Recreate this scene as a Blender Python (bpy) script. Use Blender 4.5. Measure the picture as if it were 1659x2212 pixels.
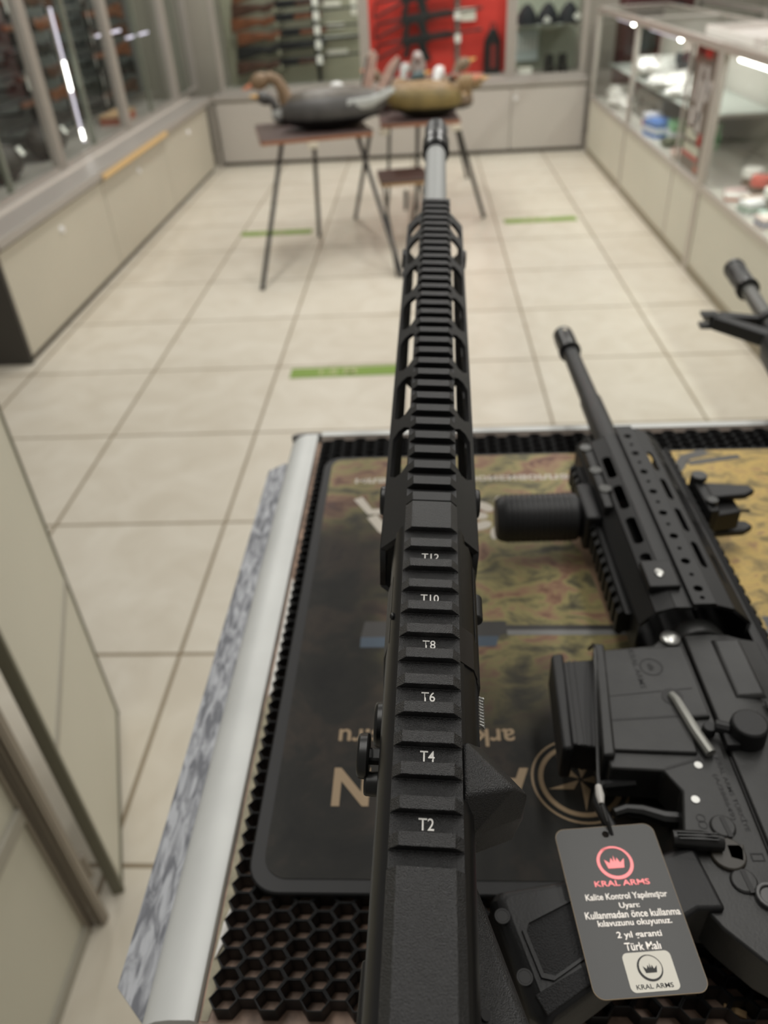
import bpy, bmesh, math, random
from mathutils import Vector, Matrix, Euler

random.seed(7)
SC = bpy.context.scene
for o in list(bpy.data.objects):
    bpy.data.objects.remove(o)

# ------------------------------------------------------------------ camera
FPX, CX, CY, H = 1650.0, 829.5, 1106.0, 1.54
R3 = Matrix(((0.99794602, -0.01943308, -0.06104171),
             (0.03792593, -0.58870834, 0.80745533),
             (-0.05162711, -0.8081119, -0.58676213)))
CAM = Vector((0, 0, H))


def ray(u, v):
    return R3 @ Vector(((u - CX) / FPX, (v - CY) / FPX, 1.0))


def at_z(u, v, z):
    d = ray(u, v)
    return CAM + d * ((z - CAM.z) / d.z)


def at_y(u, v, y):
    d = ray(u, v)
    return CAM + d * (y / d.y)


def at_x(u, v, x):
    d = ray(u, v)
    return CAM + d * (x / d.x)


cd = bpy.data.cameras.new('camera')
cam = bpy.data.objects.new('camera', cd)
SC.collection.objects.link(cam)
cm = Matrix.Identity(4)
for i in range(3):
    cm[i][0] = R3[i][0]
    cm[i][1] = -R3[i][1]
    cm[i][2] = -R3[i][2]
    cm[i][3] = CAM[i]
cam.matrix_world = cm
cd.sensor_fit = 'VERTICAL'
cd.sensor_height = 36.0
cd.lens = FPX / 2212.0 * 36.0
cd.clip_start = 0.01
cd.dof.use_dof = True
cd.dof.focus_distance = 0.25
cd.dof.aperture_fstop = 11.0
SC.camera = cam

# ------------------------------------------------------------------ light
w = bpy.data.worlds.new('world')
SC.world = w
w.use_nodes = True
w.node_tree.nodes['Background'].inputs[0].default_value = (1.0, 0.96, 0.90, 1)
w.node_tree.nodes['Background'].inputs[1].default_value = 0.22


def area(name, loc, sx, sy, watts, col=(1, 0.975, 0.925), rot=(0, 0, 0)):
    l = bpy.data.lights.new(name, 'AREA')
    l.shape = 'RECTANGLE'
    l.size, l.size_y = sx, sy
    l.energy = watts
    l.color = col
    o = bpy.data.objects.new(name, l)
    o.location = loc
    o.rotation_euler = rot
    SC.collection.objects.link(o)


for yy, ww in ((2.4, 12), (4.4, 21), (6.3, 28)):
    for xx in ((-1.25, 1.15) if yy < 3 else (-0.95, 0.85)):
        area('ceiling_lamp', (xx, yy, 2.85), 0.18, 1.25, ww)
for xx in (-0.35, 0.5):
    area('ceiling_lamp', (xx, 0.75, 2.85), 0.18, 1.25, 8.5)
area('ceiling_lamp', (3.2, 4.6, 2.85), 0.18, 2.5, 50)

SC.view_settings.view_transform = 'Standard'
SC.view_settings.look = 'None'
SC.view_settings.gamma = 1.0
SC.view_settings.use_curve_mapping = False
SC.view_settings.exposure = 0.0
SC.cycles.max_bounces = 8
SC.cycles.transparent_max_bounces = 24
SC.cycles.sample_clamp_indirect = 4.0
SC.cycles.use_denoising = True


# ------------------------------------------------------------------ materials
def lin(c):
    return tuple(((x / 255.0) / 12.92 if x / 255.0 <= 0.04045 else ((x / 255.0 + 0.055) / 1.055) ** 2.4) for x in c)


MATS = {}


def mat(name, rgb=(128, 128, 128), rough=0.5, metal=0.0, var=0.0, vscale=8.0, bump=0.0, bscale=200.0,
        emit=None, estr=0.0, spec=0.5, coat=0.0, dark=None, stretch=None):
    if name in MATS:
        return MATS[name]
    m = bpy.data.materials.new(name)
    m.use_nodes = True
    nt = m.node_tree
    b = nt.nodes['Principled BSDF']
    c = lin(rgb)
    b.inputs['Base Color'].default_value = (*c, 1)
    b.inputs['Roughness'].default_value = rough
    b.inputs['Metallic'].default_value = metal
    b.inputs['Specular IOR Level'].default_value = spec
    b.inputs['Coat Weight'].default_value = coat
    if var > 0 or bump > 0:
        tc = nt.nodes.new('ShaderNodeTexCoord')
    if var > 0:
        n = nt.nodes.new('ShaderNodeTexNoise')
        n.inputs['Scale'].default_value = vscale
        n.inputs['Detail'].default_value = 5
        if stretch:
            mp = nt.nodes.new('ShaderNodeMapping')
            mp.inputs['Scale'].default_value = stretch
            nt.links.new(tc.outputs['Object'], mp.inputs['Vector'])
            nt.links.new(mp.outputs[0], n.inputs['Vector'])
            n.inputs['Distortion'].default_value = 0.8
        else:
            nt.links.new(tc.outputs['Object'], n.inputs['Vector'])
        r = nt.nodes.new('ShaderNodeValToRGB')
        r.color_ramp.elements[0].position = 0.38 if stretch else 0.3
        r.color_ramp.elements[1].position = 0.62 if stretch else 0.7
        d = lin(dark) if dark else tuple(x * (1 - var) for x in c)
        r.color_ramp.elements[0].color = (*d, 1)
        r.color_ramp.elements[1].color = (*(min(1, x * (1 + var * 0.5)) for x in c), 1)
        nt.links.new(n.outputs['Fac'], r.inputs['Fac'])
        nt.links.new(r.outputs['Color'], b.inputs['Base Color'])
    if bump > 0:
        n2 = nt.nodes.new('ShaderNodeTexNoise')
        n2.inputs['Scale'].default_value = bscale
        n2.inputs['Detail'].default_value = 3
        nt.links.new(tc.outputs['Object'], n2.inputs['Vector'])
        bp = nt.nodes.new('ShaderNodeBump')
        bp.inputs['Strength'].default_value = bump
        bp.inputs['Distance'].default_value = 0.001
        nt.links.new(n2.outputs['Fac'], bp.inputs['Height'])
        nt.links.new(bp.outputs['Normal'], b.inputs['Normal'])
    if emit:
        b.inputs['Emission Color'].default_value = (*lin(emit), 1)
        b.inputs['Emission Strength'].default_value = estr
    MATS[name] = m
    return m


def glass_mat(name, tint, refl):
    m = bpy.data.materials.new(name)
    m.use_nodes = True
    nt = m.node_tree
    nt.nodes.clear()
    out = nt.nodes.new('ShaderNodeOutputMaterial')
    mix = nt.nodes.new('ShaderNodeMixShader')
    tr = nt.nodes.new('ShaderNodeBsdfTransparent')
    tr.inputs[0].default_value = (*tint, 1)
    gl = nt.nodes.new('ShaderNodeBsdfGlossy')
    gl.inputs['Roughness'].default_value = 0.02
    fr = nt.nodes.new('ShaderNodeFresnel')
    fr.inputs[0].default_value = refl
    geo = nt.nodes.new('ShaderNodeNewGeometry')
    inv = nt.nodes.new('ShaderNodeMath')
    inv.operation = 'SUBTRACT'
    inv.inputs[0].default_value = 1.0
    nt.links.new(geo.outputs['Backfacing'], inv.inputs[1])
    mul = nt.nodes.new('ShaderNodeMath')
    mul.operation = 'MULTIPLY'
    nt.links.new(fr.outputs[0], mul.inputs[0])
    nt.links.new(inv.outputs[0], mul.inputs[1])
    nt.links.new(mul.outputs[0], mix.inputs[0])
    nt.links.new(tr.outputs[0], mix.inputs[1])
    nt.links.new(gl.outputs[0], mix.inputs[2])
    nt.links.new(mix.outputs[0], out.inputs[0])
    MATS[name] = m
    return m


GLASS = glass_mat('showcase_glass', (0.95, 0.97, 0.955), 1.25)


def floor_mat():
    m = bpy.data.materials.new('beige_floor_tile')
    m.use_nodes = True
    nt = m.node_tree
    b = nt.nodes['Principled BSDF']
    tc = nt.nodes.new('ShaderNodeTexCoord')
    mp = nt.nodes.new('ShaderNodeMapping')
    # grout lines at x = -0.705 + 0.6 k and y = 0.852 + 0.6125 k
    mp.inputs['Location'].default_value = (0.705 / 0.6, -0.852 / 0.6125 + 2, 0)
    mp.inputs['Scale'].default_value = (1 / 0.6, 1 / 0.6125, 1)
    nt.links.new(tc.outputs['Object'], mp.inputs['Vector'])
    br = nt.nodes.new('ShaderNodeTexBrick')
    br.offset = 0.0
    br.squash = 1.0
    br.inputs['Scale'].default_value = 1.0
    br.inputs['Brick Width'].default_value = 1.0
    br.inputs['Row Height'].default_value = 1.0
    br.inputs['Mortar Size'].default_value = 0.010
    br.inputs['Mortar Smooth'].default_value = 0.2
    br.inputs['Bias'].default_value = 0.0
    br.inputs['Color1'].default_value = (*lin((219, 213, 199)), 1)
    br.inputs['Color2'].default_value = (*lin((213, 206, 191)), 1)
    br.inputs['Mortar'].default_value = (*lin((140, 126, 103)), 1)
    nt.links.new(mp.outputs[0], br.inputs['Vector'])
    n = nt.nodes.new('ShaderNodeTexNoise')
    n.inputs['Scale'].default_value = 5.0
    n.inputs['Detail'].default_value = 6
    n.inputs['Distortion'].default_value = 1.2
    nt.links.new(tc.outputs['Object'], n.inputs['Vector'])
    r = nt.nodes.new('ShaderNodeValToRGB')
    r.color_ramp.elements[0].position = 0.3
    r.color_ramp.elements[1].position = 0.7
    r.color_ramp.elements[0].color = (0.88, 0.86, 0.83, 1)
    r.color_ramp.elements[1].color = (1, 1, 1, 1)
    nt.links.new(n.outputs['Fac'], r.inputs['Fac'])
    mx = nt.nodes.new('ShaderNodeMix')
    mx.data_type = 'RGBA'
    mx.blend_type = 'MULTIPLY'
    mx.inputs[0].default_value = 1.0
    nt.links.new(br.outputs['Color'], mx.inputs[6])
    nt.links.new(r.outputs['Color'], mx.inputs[7])
    nt.links.new(mx.outputs[2], b.inputs['Base Color'])
    b.inputs['Roughness'].default_value = 0.38
    b.inputs['Specular IOR Level'].default_value = 0.35
    return m


FLOOR = floor_mat()
ALU = mat('brushed_aluminium', (196, 190, 182), 0.42, 0.55)
ALU_W = mat('pale_aluminium', (216, 218, 215), 0.5, 0.12, var=0.06, vscale=25)
ALU_SCUFF = mat('scuffed_aluminium', (158, 160, 164), 0.5, 0.2, var=0.5, vscale=170, dark=(104, 106, 112), stretch=(1.3, 0.32, 1))
LAM = mat('grey_laminate', (190, 184, 168), 0.45, var=0.04, vscale=2)
LAM_P = mat('pale_laminate', (206, 203, 187), 0.45, var=0.04, vscale=2)
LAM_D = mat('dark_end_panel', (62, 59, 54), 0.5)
PLINTH = mat('shade_brown_plinth', (58, 50, 36), 0.6)  # brown darkened to paint in the shadow line under the cabinets
LEDGE = mat('grey_ledge', (164, 158, 151), 0.4)
WOODSTRIP = mat('raw_wood_strip', (222, 186, 128), 0.55, var=0.1, vscale=30)
CHROME = mat('chrome', (240, 240, 242), 0.3, 0.5)
STEEL = mat('bright_steel', (190, 190, 186), 0.3, 0.9)
BACK_BEIGE = mat('beige_backing', (150, 148, 128), 0.7)
BACK_GREY = mat('grey_backing', (92, 96, 94), 0.7)
RED = mat('red_backing', (214, 58, 48), 0.6)
BLACK = mat('black_polymer', (17, 17, 18), 0.5, bump=0.15, bscale=900)
BLACK_S = mat('black_painted_steel', (20, 20, 19), 0.35)
ANO = mat('black_anodised', (12, 12, 13), 0.46, bump=0.2, bscale=2600, spec=0.6)
ANO_G = mat('grainy_black_anodised', (12, 12, 13), 0.37, bump=0.6, bscale=2600, spec=0.85)
ANO_S = mat('smooth_black_anodised', (11, 11, 12), 0.36, spec=0.6)
RCV = mat('dull_black_receiver', (42, 42, 41), 0.42, bump=0.1, bscale=700, var=0.35, vscale=55)
RCV_D = mat('dark_receiver', (18, 18, 18), 0.5)
GRIPM = mat('stippled_black_rubber', (30, 30, 31), 0.65, bump=1.0, bscale=1300)
BARREL = mat('grey_barrel', (168, 170, 168), 0.6, 0.15)
WALNUT = mat('walnut_stock', (112, 66, 40), 0.4, var=0.4, vscale=14)
WALNUT_D = mat('dark_walnut_stock', (72, 46, 34), 0.4, var=0.4, vscale=14)
GUNSTEEL = mat('blued_gun_steel', (34, 34, 36), 0.35, 0.4)
WHITE = mat('white_paper', (238, 236, 230), 0.6)
OFFW = mat('off_white_card', (222, 218, 206), 0.6)
LED = mat('led_white', (255, 252, 248), 0.5, emit=(255, 250, 245), estr=9.0)
LED_DIM = mat('led_strip_lilac', (235, 230, 240), 0.5, emit=(226, 216, 244), estr=1.1)
TABLETOP = mat('dark_brown_board', (92, 76, 72), 0.45, var=0.1, vscale=20)
EDGE = mat('reddish_wood_edge', (158, 104, 72), 0.5, var=0.15, vscale=30)
LEGM = mat('black_tube', (30, 29, 26), 0.4)
CLIP = mat('cream_plastic', (216, 208, 190), 0.5)


# ------------------------------------------------------------------ mesh builder
class G:
    def __init__(self):
        self.bm = bmesh.new()

    def _faces(self, rings, caps=True, closed=True):
        vs = [[self.bm.verts.new(p) for p in r] for r in rings]
        n = len(vs[0])
        for a, b in zip(vs, vs[1:]):
            for i in range(n if closed else n - 1):
                j = (i + 1) % n
                self.bm.faces.new((a[i], a[j], b[j], b[i]))
        if caps:
            if n > 2:
                self.bm.faces.new(list(reversed(vs[0])))
                self.bm.faces.new(vs[-1])
        return self

    def loft(self, rings, caps=True):
        return self._faces(rings, caps)

    def box(self, lo, hi, m=None):
        (x0, y0, z0), (x1, y1, z1) = lo, hi
        x0, x1 = min(x0, x1), max(x0, x1)
        y0, y1 = min(y0, y1), max(y0, y1)
        z0, z1 = min(z0, z1), max(z0, z1)
        r0 = [Vector(p) for p in ((x0, y0, z0), (x1, y0, z0), (x1, y1, z0), (x0, y1, z0))]
        r1 = [Vector(p) for p in ((x0, y0, z1), (x1, y0, z1), (x1, y1, z1), (x0, y1, z1))]
        if m is not None:
            r0 = [m @ p for p in r0]
            r1 = [m @ p for p in r1]
        return self._faces([r0, r1])

    def obox(self, c, size, rot=(0, 0, 0)):
        m = Matrix.Translation(c) @ Euler(rot).to_matrix().to_4x4()
        s = Vector(size) / 2
        return self.box(-s, s, m)

    def prism(self, poly, axis, lo, hi):
        def P(a, b, t):
            return {'x': (t, a, b), 'y': (a, t, b), 'z': (a, b, t)}[axis]
        return self._faces([[P(a, b, lo) for a, b in poly], [P(a, b, hi) for a, b in poly]])

    def cyl(self, p0, p1, r0, r1=None, n=20, caps=True):
        r1 = r0 if r1 is None else r1
        return self.tube([p0, p1], [r0, r1], n, caps)

    def tube(self, pts, r, n=12, caps=True, flat=1.0):
        pts = [Vector(p) for p in pts]
        if not isinstance(r, (list, tuple)):
            r = [r] * len(pts)
        t = (pts[1] - pts[0]).normalized()
        ref = Vector((0, 0, 1)) if abs(t.z) < 0.9 else Vector((1, 0, 0))
        nrm = t.cross(ref).normalized()
        rings = []
        for i, p in enumerate(pts):
            if i == 0:
                tt = pts[1] - pts[0]
            elif i == len(pts) - 1:
                tt = pts[-1] - pts[-2]
            else:
                tt = (pts[i + 1] - pts[i]).normalized() + (pts[i] - pts[i - 1]).normalized()
            tt = tt.normalized() if tt.length > 1e-9 else t
            nrm = (nrm - tt * nrm.dot(tt))
            nrm = nrm.normalized() if nrm.length > 1e-6 else tt.orthogonal().normalized()
            bn = tt.cross(nrm)
            rings.append([p + (nrm * math.cos(2 * math.pi * k / n) * flat + bn * math.sin(2 * math.pi * k / n)) * r[i]
                          for k in range(n)])
        return self._faces(rings, caps)

    def ring(self, p0, p1, ro, ri, n=24):
        """hollow cylinder"""
        p0, p1 = Vector(p0), Vector(p1)
        t = (p1 - p0).normalized()
        a = t.orthogonal().normalized()
        b = t.cross(a)

        def rg(p, r):
            return [self.bm.verts.new(p + (a * math.cos(2 * math.pi * k / n) + b * math.sin(2 * math.pi * k / n)) * r) for k in range(n)]
        R = [rg(p0, ro), rg(p1, ro), rg(p1, ri), rg(p0, ri)]
        for q in range(4):
            A, B = R[q], R[(q + 1) % 4]
            for i in range(n):
                j = (i + 1) % n
                self.bm.faces.new((A[i], A[j], B[j], B[i]))
        return self

    def ell(self, c, r, rot=(0, 0, 0), n=16, m=10, zmin=-1.0):
        M = Matrix.Translation(c) @ Euler(rot).to_matrix().to_4x4()
        rings = []
        for i in range(m + 1):
            ph = -math.pi / 2 + math.pi * i / m
            z = max(math.sin(ph), zmin)
            k = max(math.cos(ph), 0.02)
            rings.append([M @ Vector((r[0] * k * math.cos(2 * math.pi * j / n), r[1] * k * math.sin(2 * math.pi * j / n), r[2] * z)) for j in range(n)])
        return self._faces(rings)

    def mesh(self, me, m=None):
        b2 = bmesh.new()
        b2.from_mesh(me)
        if m is not None:
            b2.transform(m)
        tmp = bpy.data.meshes.new('tmp')
        b2.to_mesh(tmp)
        b2.free()
        self.bm.from_mesh(tmp)
        bpy.data.meshes.remove(tmp)
        return self

    def xform(self, m):
        self.bm.transform(m)
        return self


KEEP_SHARP = math.radians(35)


def finish(name, g, material, parent=None, bevel=0.0, seg=2, smooth=True, world=False, sub=0):
    bmesh.ops.recalc_face_normals(g.bm, faces=g.bm.faces)
    me = bpy.data.meshes.new(name)
    g.bm.to_mesh(me)
    g.bm.free()
    if isinstance(material, (list, tuple)):
        for mm in material:
            me.materials.append(mm)
    else:
        me.materials.append(material)
    if smooth:
        me.polygons.foreach_set('use_smooth', [True] * len(me.polygons))
        me.set_sharp_from_angle(angle=KEEP_SHARP)
    o = bpy.data.objects.new(name, me)
    SC.collection.objects.link(o)
    if parent is not None:
        o.parent = parent
        if world:
            p = parent
            mw = Matrix.Identity(4)
            chain = []
            while p is not None:
                chain.append(p)
                p = p.parent
            for p in reversed(chain):
                mw = mw @ p.matrix_parent_inverse @ p.matrix_basis
            o.matrix_parent_inverse = mw.inverted()
    if bevel > 0:
        md = o.modifiers.new('bevel', 'BEVEL')
        md.width = bevel
        md.segments = seg
        md.limit_method = 'ANGLE'
        md.angle_limit = math.radians(40)
        md.harden_normals = False
    if sub:
        md = o.modifiers.new('sub', 'SUBSURF')
        md.levels = sub
        md.render_levels = sub
    return o


def tag(o, label, cat, group=None):
    o['label'] = label
    o['category'] = cat
    if group:
        o['group'] = group
    return o


def thing(name, label, cat, loc=(0, 0, 0), rot=None, group=None, matrix=None):
    o = bpy.data.objects.new(name, None)
    o.empty_display_size = 0.05
    SC.collection.objects.link(o)
    if matrix is not None:
        o.matrix_basis = matrix
    else:
        o.location = loc
        if rot:
            o.rotation_euler = rot
    return tag(o, label, cat, group)


def struct(o):
    o['kind'] = 'structure'
    return o


def dup(root, label, loc=None, rot=None, group=None):
    kids = [c for c in bpy.data.objects if c.parent == root]
    r = root.copy()
    SC.collection.objects.link(r)
    if loc is not None:
        r.location = loc
    if rot is not None:
        r.rotation_euler = rot
    r['label'] = label
    if group:
        r['group'] = group
    for ch in kids:
        sub = [c for c in bpy.data.objects if c.parent == ch]
        c = ch.copy()
        SC.collection.objects.link(c)
        c.parent = r
        for s in sub:
            d = s.copy()
            SC.collection.objects.link(d)
            d.parent = c
    return r


def curve_mesh(cu):
    o = bpy.data.objects.new('tmpcurve', cu)
    SC.collection.objects.link(o)
    dg = bpy.context.evaluated_depsgraph_get()
    dg.update()
    me = bpy.data.meshes.new_from_object(o.evaluated_get(dg), depsgraph=dg)
    bpy.data.objects.remove(o)
    bpy.data.curves.remove(cu)
    return me


def text_mesh(s, size=1.0, depth=0.0, bold=0.0, align='CENTER', space=1.0):
    cu = bpy.data.curves.new('txt', 'FONT')
    cu.body = s
    cu.size = size
    cu.align_x = align
    cu.align_y = 'CENTER'
    cu.extrude = depth
    cu.offset = bold * size
    cu.space_character = space
    cu.resolution_u = 4
    return curve_mesh(cu)


def text_fit(s, width, height, depth=0.0, bold=0.0, space=1.0):
    """a text mesh centred on the origin whose box is width x height"""
    me = text_mesh(s, 1.0, 0.0, bold, 'CENTER', space)
    xs = [v.co.x for v in me.vertices]
    ys = [v.co.y for v in me.vertices]
    cx, cy = (min(xs) + max(xs)) / 2, (min(ys) + max(ys)) / 2
    sx = width / (max(xs) - min(xs))
    sy = (height / (max(ys) - min(ys))) if height else sx
    for v in me.vertices:
        v.co.x = (v.co.x - cx) * sx
        v.co.y = (v.co.y - cy) * sy
    return me


def plate_mesh(outer, holes, thick):
    """flat plate in XY with holes, thickness along Z, centred"""
    cu = bpy.data.curves.new('plate', 'CURVE')
    cu.dimensions = '2D'
    cu.fill_mode = 'BOTH'
    cu.extrude = thick / 2
    for loop in [outer] + holes:
        sp = cu.splines.new('POLY')
        sp.points.add(len(loop) - 1)
        for p, (x, y) in zip(sp.points, loop):
            p.co = (x, y, 0, 1)
        sp.use_cyclic_u = True
    return curve_mesh(cu)


def rrect(x0, y0, x1, y1, r, n=5):
    out = []
    for cx, cy, a0 in ((x1 - r, y1 - r, 0), (x0 + r, y1 - r, 90), (x0 + r, y0 + r, 180), (x1 - r, y0 + r, 270)):
        for k in range(n + 1):
            a = math.radians(a0 + 90 * k / n)
            out.append((cx + r * math.cos(a), cy + r * math.sin(a)))
    return out


def circ(cx, cy, r, n=16, ry=None):
    ry = r if ry is None else ry
    return [(cx + r * math.cos(2 * math.pi * k / n), cy + ry * math.sin(2 * math.pi * k / n)) for k in range(n)]


ORD = ['lowest', 'second lowest', 'third from the bottom', 'fourth from the bottom', 'fifth from the bottom',
       'sixth from the bottom', 'seventh from the bottom', 'eighth from the bottom']

# ================================================================== room shell
fl = finish('floor', G().box((-6, -2.5, -0.05), (6, 9, 0)), FLOOR, smooth=False)
struct(fl)
WALLM = mat('warm_grey_wall', (170, 164, 152), 0.8)
struct(finish('wall_back', G().box((-3.2, 8.5, 0), (5.2, 8.6, 2.9)), WALLM, smooth=False))
struct(finish('wall_left', G().box((-3.2, 2.2, 0), (-3.1, 8.5, 2.9)), WALLM, smooth=False))
struct(finish('wall_right', G().box((4.9, 1.0, 0), (5.0, 8.5, 2.9)), WALLM, smooth=False))

# green floor stickers
STICK = mat('green_vinyl', (118, 146, 52), 0.5)
STICK_T = mat('pale_green_print', (176, 178, 128), 0.5)


def sticker(x0, y0, lab, dy=0.0):
    t = thing('floor_sticker', lab, 'sticker', (x0, y0, 0), group='distance stickers on the floor')
    t.rotation_euler = (0, 0, math.radians(1.0))
    finish('strip', G().box((0, 0, 0.0005), (0.5, 0.1, 0.0025)), STICK, t, smooth=False)
    finish('lettering', G().mesh(text_fit('1.5 M', 0.17, 0.055, 0, 0.03), Matrix.Translation((0.22, 0.05, 0.003))), STICK_T, t, smooth=False)


sticker(-0.635, 3.175, 'green floor strip with pale lettering nearest the front counter')
sticker(-1.30, 5.455, 'green floor strip under the tray table with the goose')
sticker(0.555, 5.50, 'green floor strip beside the glass counters, off the tables')

# ================================================================== base cabinets on the long wall
LY = [3.44, 4.84, 6.22, 7.62]


def base_cabinet_x(y0, y1, lab, dark_end=False):
    t = thing('base_cabinet', lab, 'cabinet', (-1.95, y0, 0), group='base cabinets under the long showcase')
    L = y1 - y0
    finish('body', G().box((-0.80, 0.001, 0.05), (-0.02, L - 0.001, 0.553)), LAM, t, smooth=False)
    finish('plinth', G().box((-0.80, 0.001, 0.0), (-0.015, L - 0.001, 0.05)), PLINTH, t, smooth=False)
    d = finish('door', G().box((-0.02, 0.004, 0.035), (0.0, L - 0.004, 0.535)), LAM, t, bevel=0.001, smooth=False)
    finish('lock', G().cyl((0.0, L * 0.5, 0.448), (0.012, L * 0.5, 0.448), 0.021, 0.017, 16), CHROME, d)
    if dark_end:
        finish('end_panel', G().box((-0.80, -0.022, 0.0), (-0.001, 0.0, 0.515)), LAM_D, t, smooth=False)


base_cabinet_x(LY[0], LY[1], 'grey base cabinet with the dark end panel and a round lock', True)
base_cabinet_x(LY[1], LY[2], 'grey base cabinet under the raw wood strip, round lock on its door')
base_cabinet_x(LY[2], LY[3], 'grey base cabinet nearest the inner corner, before the rear cabinets')

lg = thing('display_ledge', 'long grey ledge on top of the base cabinets, below the gun showcases', 'ledge', (-1.92, 3.42, 0.555))
finish('top_board', G().box((-0.83, 0, 0), (0, 4.34, 0.045)), LEDGE, lg, bevel=0.003)
finish('track', G().box((-0.205, 0.0, 0.0451), (-0.185, 4.3, 0.055)), mat('pale_track', (214, 206, 196), 0.4), lg, smooth=False)
tag(finish('wood_strip', G().box((-1.9185, 4.80, 0.552), (-1.905, 6.20, 0.578)), WOODSTRIP, smooth=False),
    'pale raw wood strip along the edge of the grey ledge', 'strip')


def showcase_x(y0, y1, lab):
    t = thing('gun_showcase', lab, 'showcase', (-2.2, y0, 0.6), group='showcases along the long wall')
    L = y1 - y0
    for yy in (0.005, L - 0.050):
        finish('post', G().box((-0.03, yy, 0), (0.02, yy + 0.045, 1.7)).box((-0.012, yy + 0.016, -0.0), (0.028, yy + 0.028, 1.7)), ALU, t, bevel=0.002)
    finish('bottom_rail', G().box((-0.03, 0.05, 0), (0.012, L - 0.05, 0.02)), ALU, t, smooth=False)
    finish('top_rail', G().box((-0.03, 0.05, 1.65), (0.012, L - 0.05, 1.7)), ALU, t, smooth=False)
    for a, b, x in ((0.05, L * 0.52, -0.008), (L * 0.48, L - 0.05, -0.022)):
        pn = finish('glass_pane', G().box((x - 0.002, a, 0.02), (x + 0.002, b, 1.65)), GLASS, t, smooth=False)
    finish('door_stile', G().box((-0.028, L * 0.5 - 0.018, 0.02), (-0.004, L * 0.5 + 0.018, 1.65)), mat('green_grey_stile', (128, 132, 120), 0.45, 0.3), t, smooth=False)
    finish('back_panel', G().box((-0.53, 0, 0), (-0.515, L, 1.7)), BACK_GREY, t, smooth=False)
    finish('top_panel', G().box((-0.53, 0, 1.7), (0.02, L, 1.72)), BACK_GREY, t, smooth=False)


SY = [3.60, 4.91, 6.21, 7.62]
showcase_x(SY[0], SY[1], 'gun showcase nearest the free end of the grey ledge')
showcase_x(SY[1], SY[2], 'gun showcase with the bright light tube, above the wood strip')
showcase_x(SY[2], SY[3], 'gun showcase next to the inner corner, with the lilac light strips')
showcase_x(SY[3], 8.38, 'narrow glass showcase filling the inner corner')


def light_tube(name, lab, p0, p1, r, m, cat='light'):
    p0, p1 = Vector(p0), Vector(p1)
    t = thing(name, lab, cat, p0)
    d = p1 - p0
    finish('tube', G().cyl((0, 0, 0), d, r, r, 10), m, t)
    for a in (0.0, 1.0):
        c = d * a
        k = d.normalized() * 0.015
        finish('end_cap', G().cyl(c - k * (1 if a == 0 else 0), c + k * (1 if a else 0), r * 1.15, r * 1.15, 10), ALU, t)
    return t


def showcase_led(lab, y, x, z0, z1):
    t = thing('light_strip', lab, 'light', (x, y, z0))
    h = z1 - z0
    finish('channel', G().box((-0.012, -0.02, 0), (0, 0.02, h)), ALU, t, smooth=False)
    finish('diffuser', G().box((0, -0.008, 0), (0.006, 0.008, h * 0.42)).box((0, -0.008, h * 0.6), (0.006, 0.008, h)), LED_DIM, t, smooth=False)
    finish('bright_section', G().box((0, -0.010, h * 0.40), (0.008, 0.010, h * 0.62)).box((0, -0.010, h * 0.02), (0.0075, 0.010, h * 0.1)), LED, t, smooth=False)


showcase_led('upright white light strip behind the glass, bright in the middle', 5.43, -2.235, 0.66, 1.40)
for (za, ya, yb, lab) in ((1.19, 6.30, 6.86, 'short lilac light strip behind the first pane by the corner'),
                          (1.13, 6.95, 7.55, 'short lilac light strip behind the last pane by the corner')):
    light_tube('light_strip', lab, (-2.32, ya, za), (-2.32, yb, za), 0.008, LED_DIM)


for yy in SY[:3]:  # unseen area lights added high inside the showcases to brighten the guns
    area('showcase_fill_light', (-2.30, yy + 0.66, 2.2), 0.03, 1.1, 4.0, (1.0, 0.97, 0.95), (0, math.radians(30), 0))
for xx, ll in ((-1.18, 1.2), (0.14, 1.2), (1.12, 0.55)):  # the same added brightening for the rear showcases
    area('showcase_fill_light', (xx, 8.06, 2.2), ll, 0.03, 7.5 * ll, (1.0, 0.97, 0.95), (math.radians(25), 0, 0))

# ---------------------------------------------------------------- hunting guns and price tags
def hunting_gun(lab, group, wood, L=1.15, semi=False):
    """lies along +x, butt at the origin, seen from -y"""
    t = thing('hunting_gun', lab, 'gun', group=group)
    finish('stock', G().prism([(0, -0.085), (0.012, 0.03), (0.20, 0.02), (0.30, 0.005), (0.36, 0.02), (0.42, 0.02), (0.42, -0.03), (0.36, -0.045),
                               (0.31, -0.06), (0.26, -0.04), (0.18, -0.055)], 'y', -0.02, 0.02), wood, t, bevel=0.009)
    finish('receiver', G().box((0.41, -0.016, -0.035), (0.60, 0.016, 0.028)), GUNSTEEL, t, bevel=0.006)
    finish('fore_end', G().prism([(0.60, -0.038), (0.60, 0.008), (0.84, 0.004), (0.86, -0.01), (0.84, -0.026)], 'y', -0.019, 0.019), wood, t, bevel=0.008)
    finish('barrel', G().cyl((0.58, 0, 0.016), (L, 0, 0.016), 0.011, 0.009, 10), GUNSTEEL, t)
    pts = [(0.40, 0, -0.035), (0.42, 0, -0.062), (0.47, 0, -0.066), (0.50, 0, -0.036)]
    finish('trigger_guard', G().tube(pts, 0.004, 6), GUNSTEEL, t)
    return t


def price_tag(lab, loc, rz, group):
    t = thing('price_tag', lab, 'price tag', loc, (0, 0, rz), group)
    finish('card', G().prism([(-0.026, -0.075), (0.026, -0.075), (0.026, -0.012), (0.014, 0.0), (-0.014, 0.0), (-0.026, -0.012)], 'y', -0.001, 0.001), WHITE, t, smooth=False)
    finish('string', G().tube([(0, 0, -0.006), (0.004, 0.003, 0.02), (0, 0.006, 0.045)], 0.0012, 5), OFFW, t)
    return t


def rack_arm(lab, p, rot, group):
    pass


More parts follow.
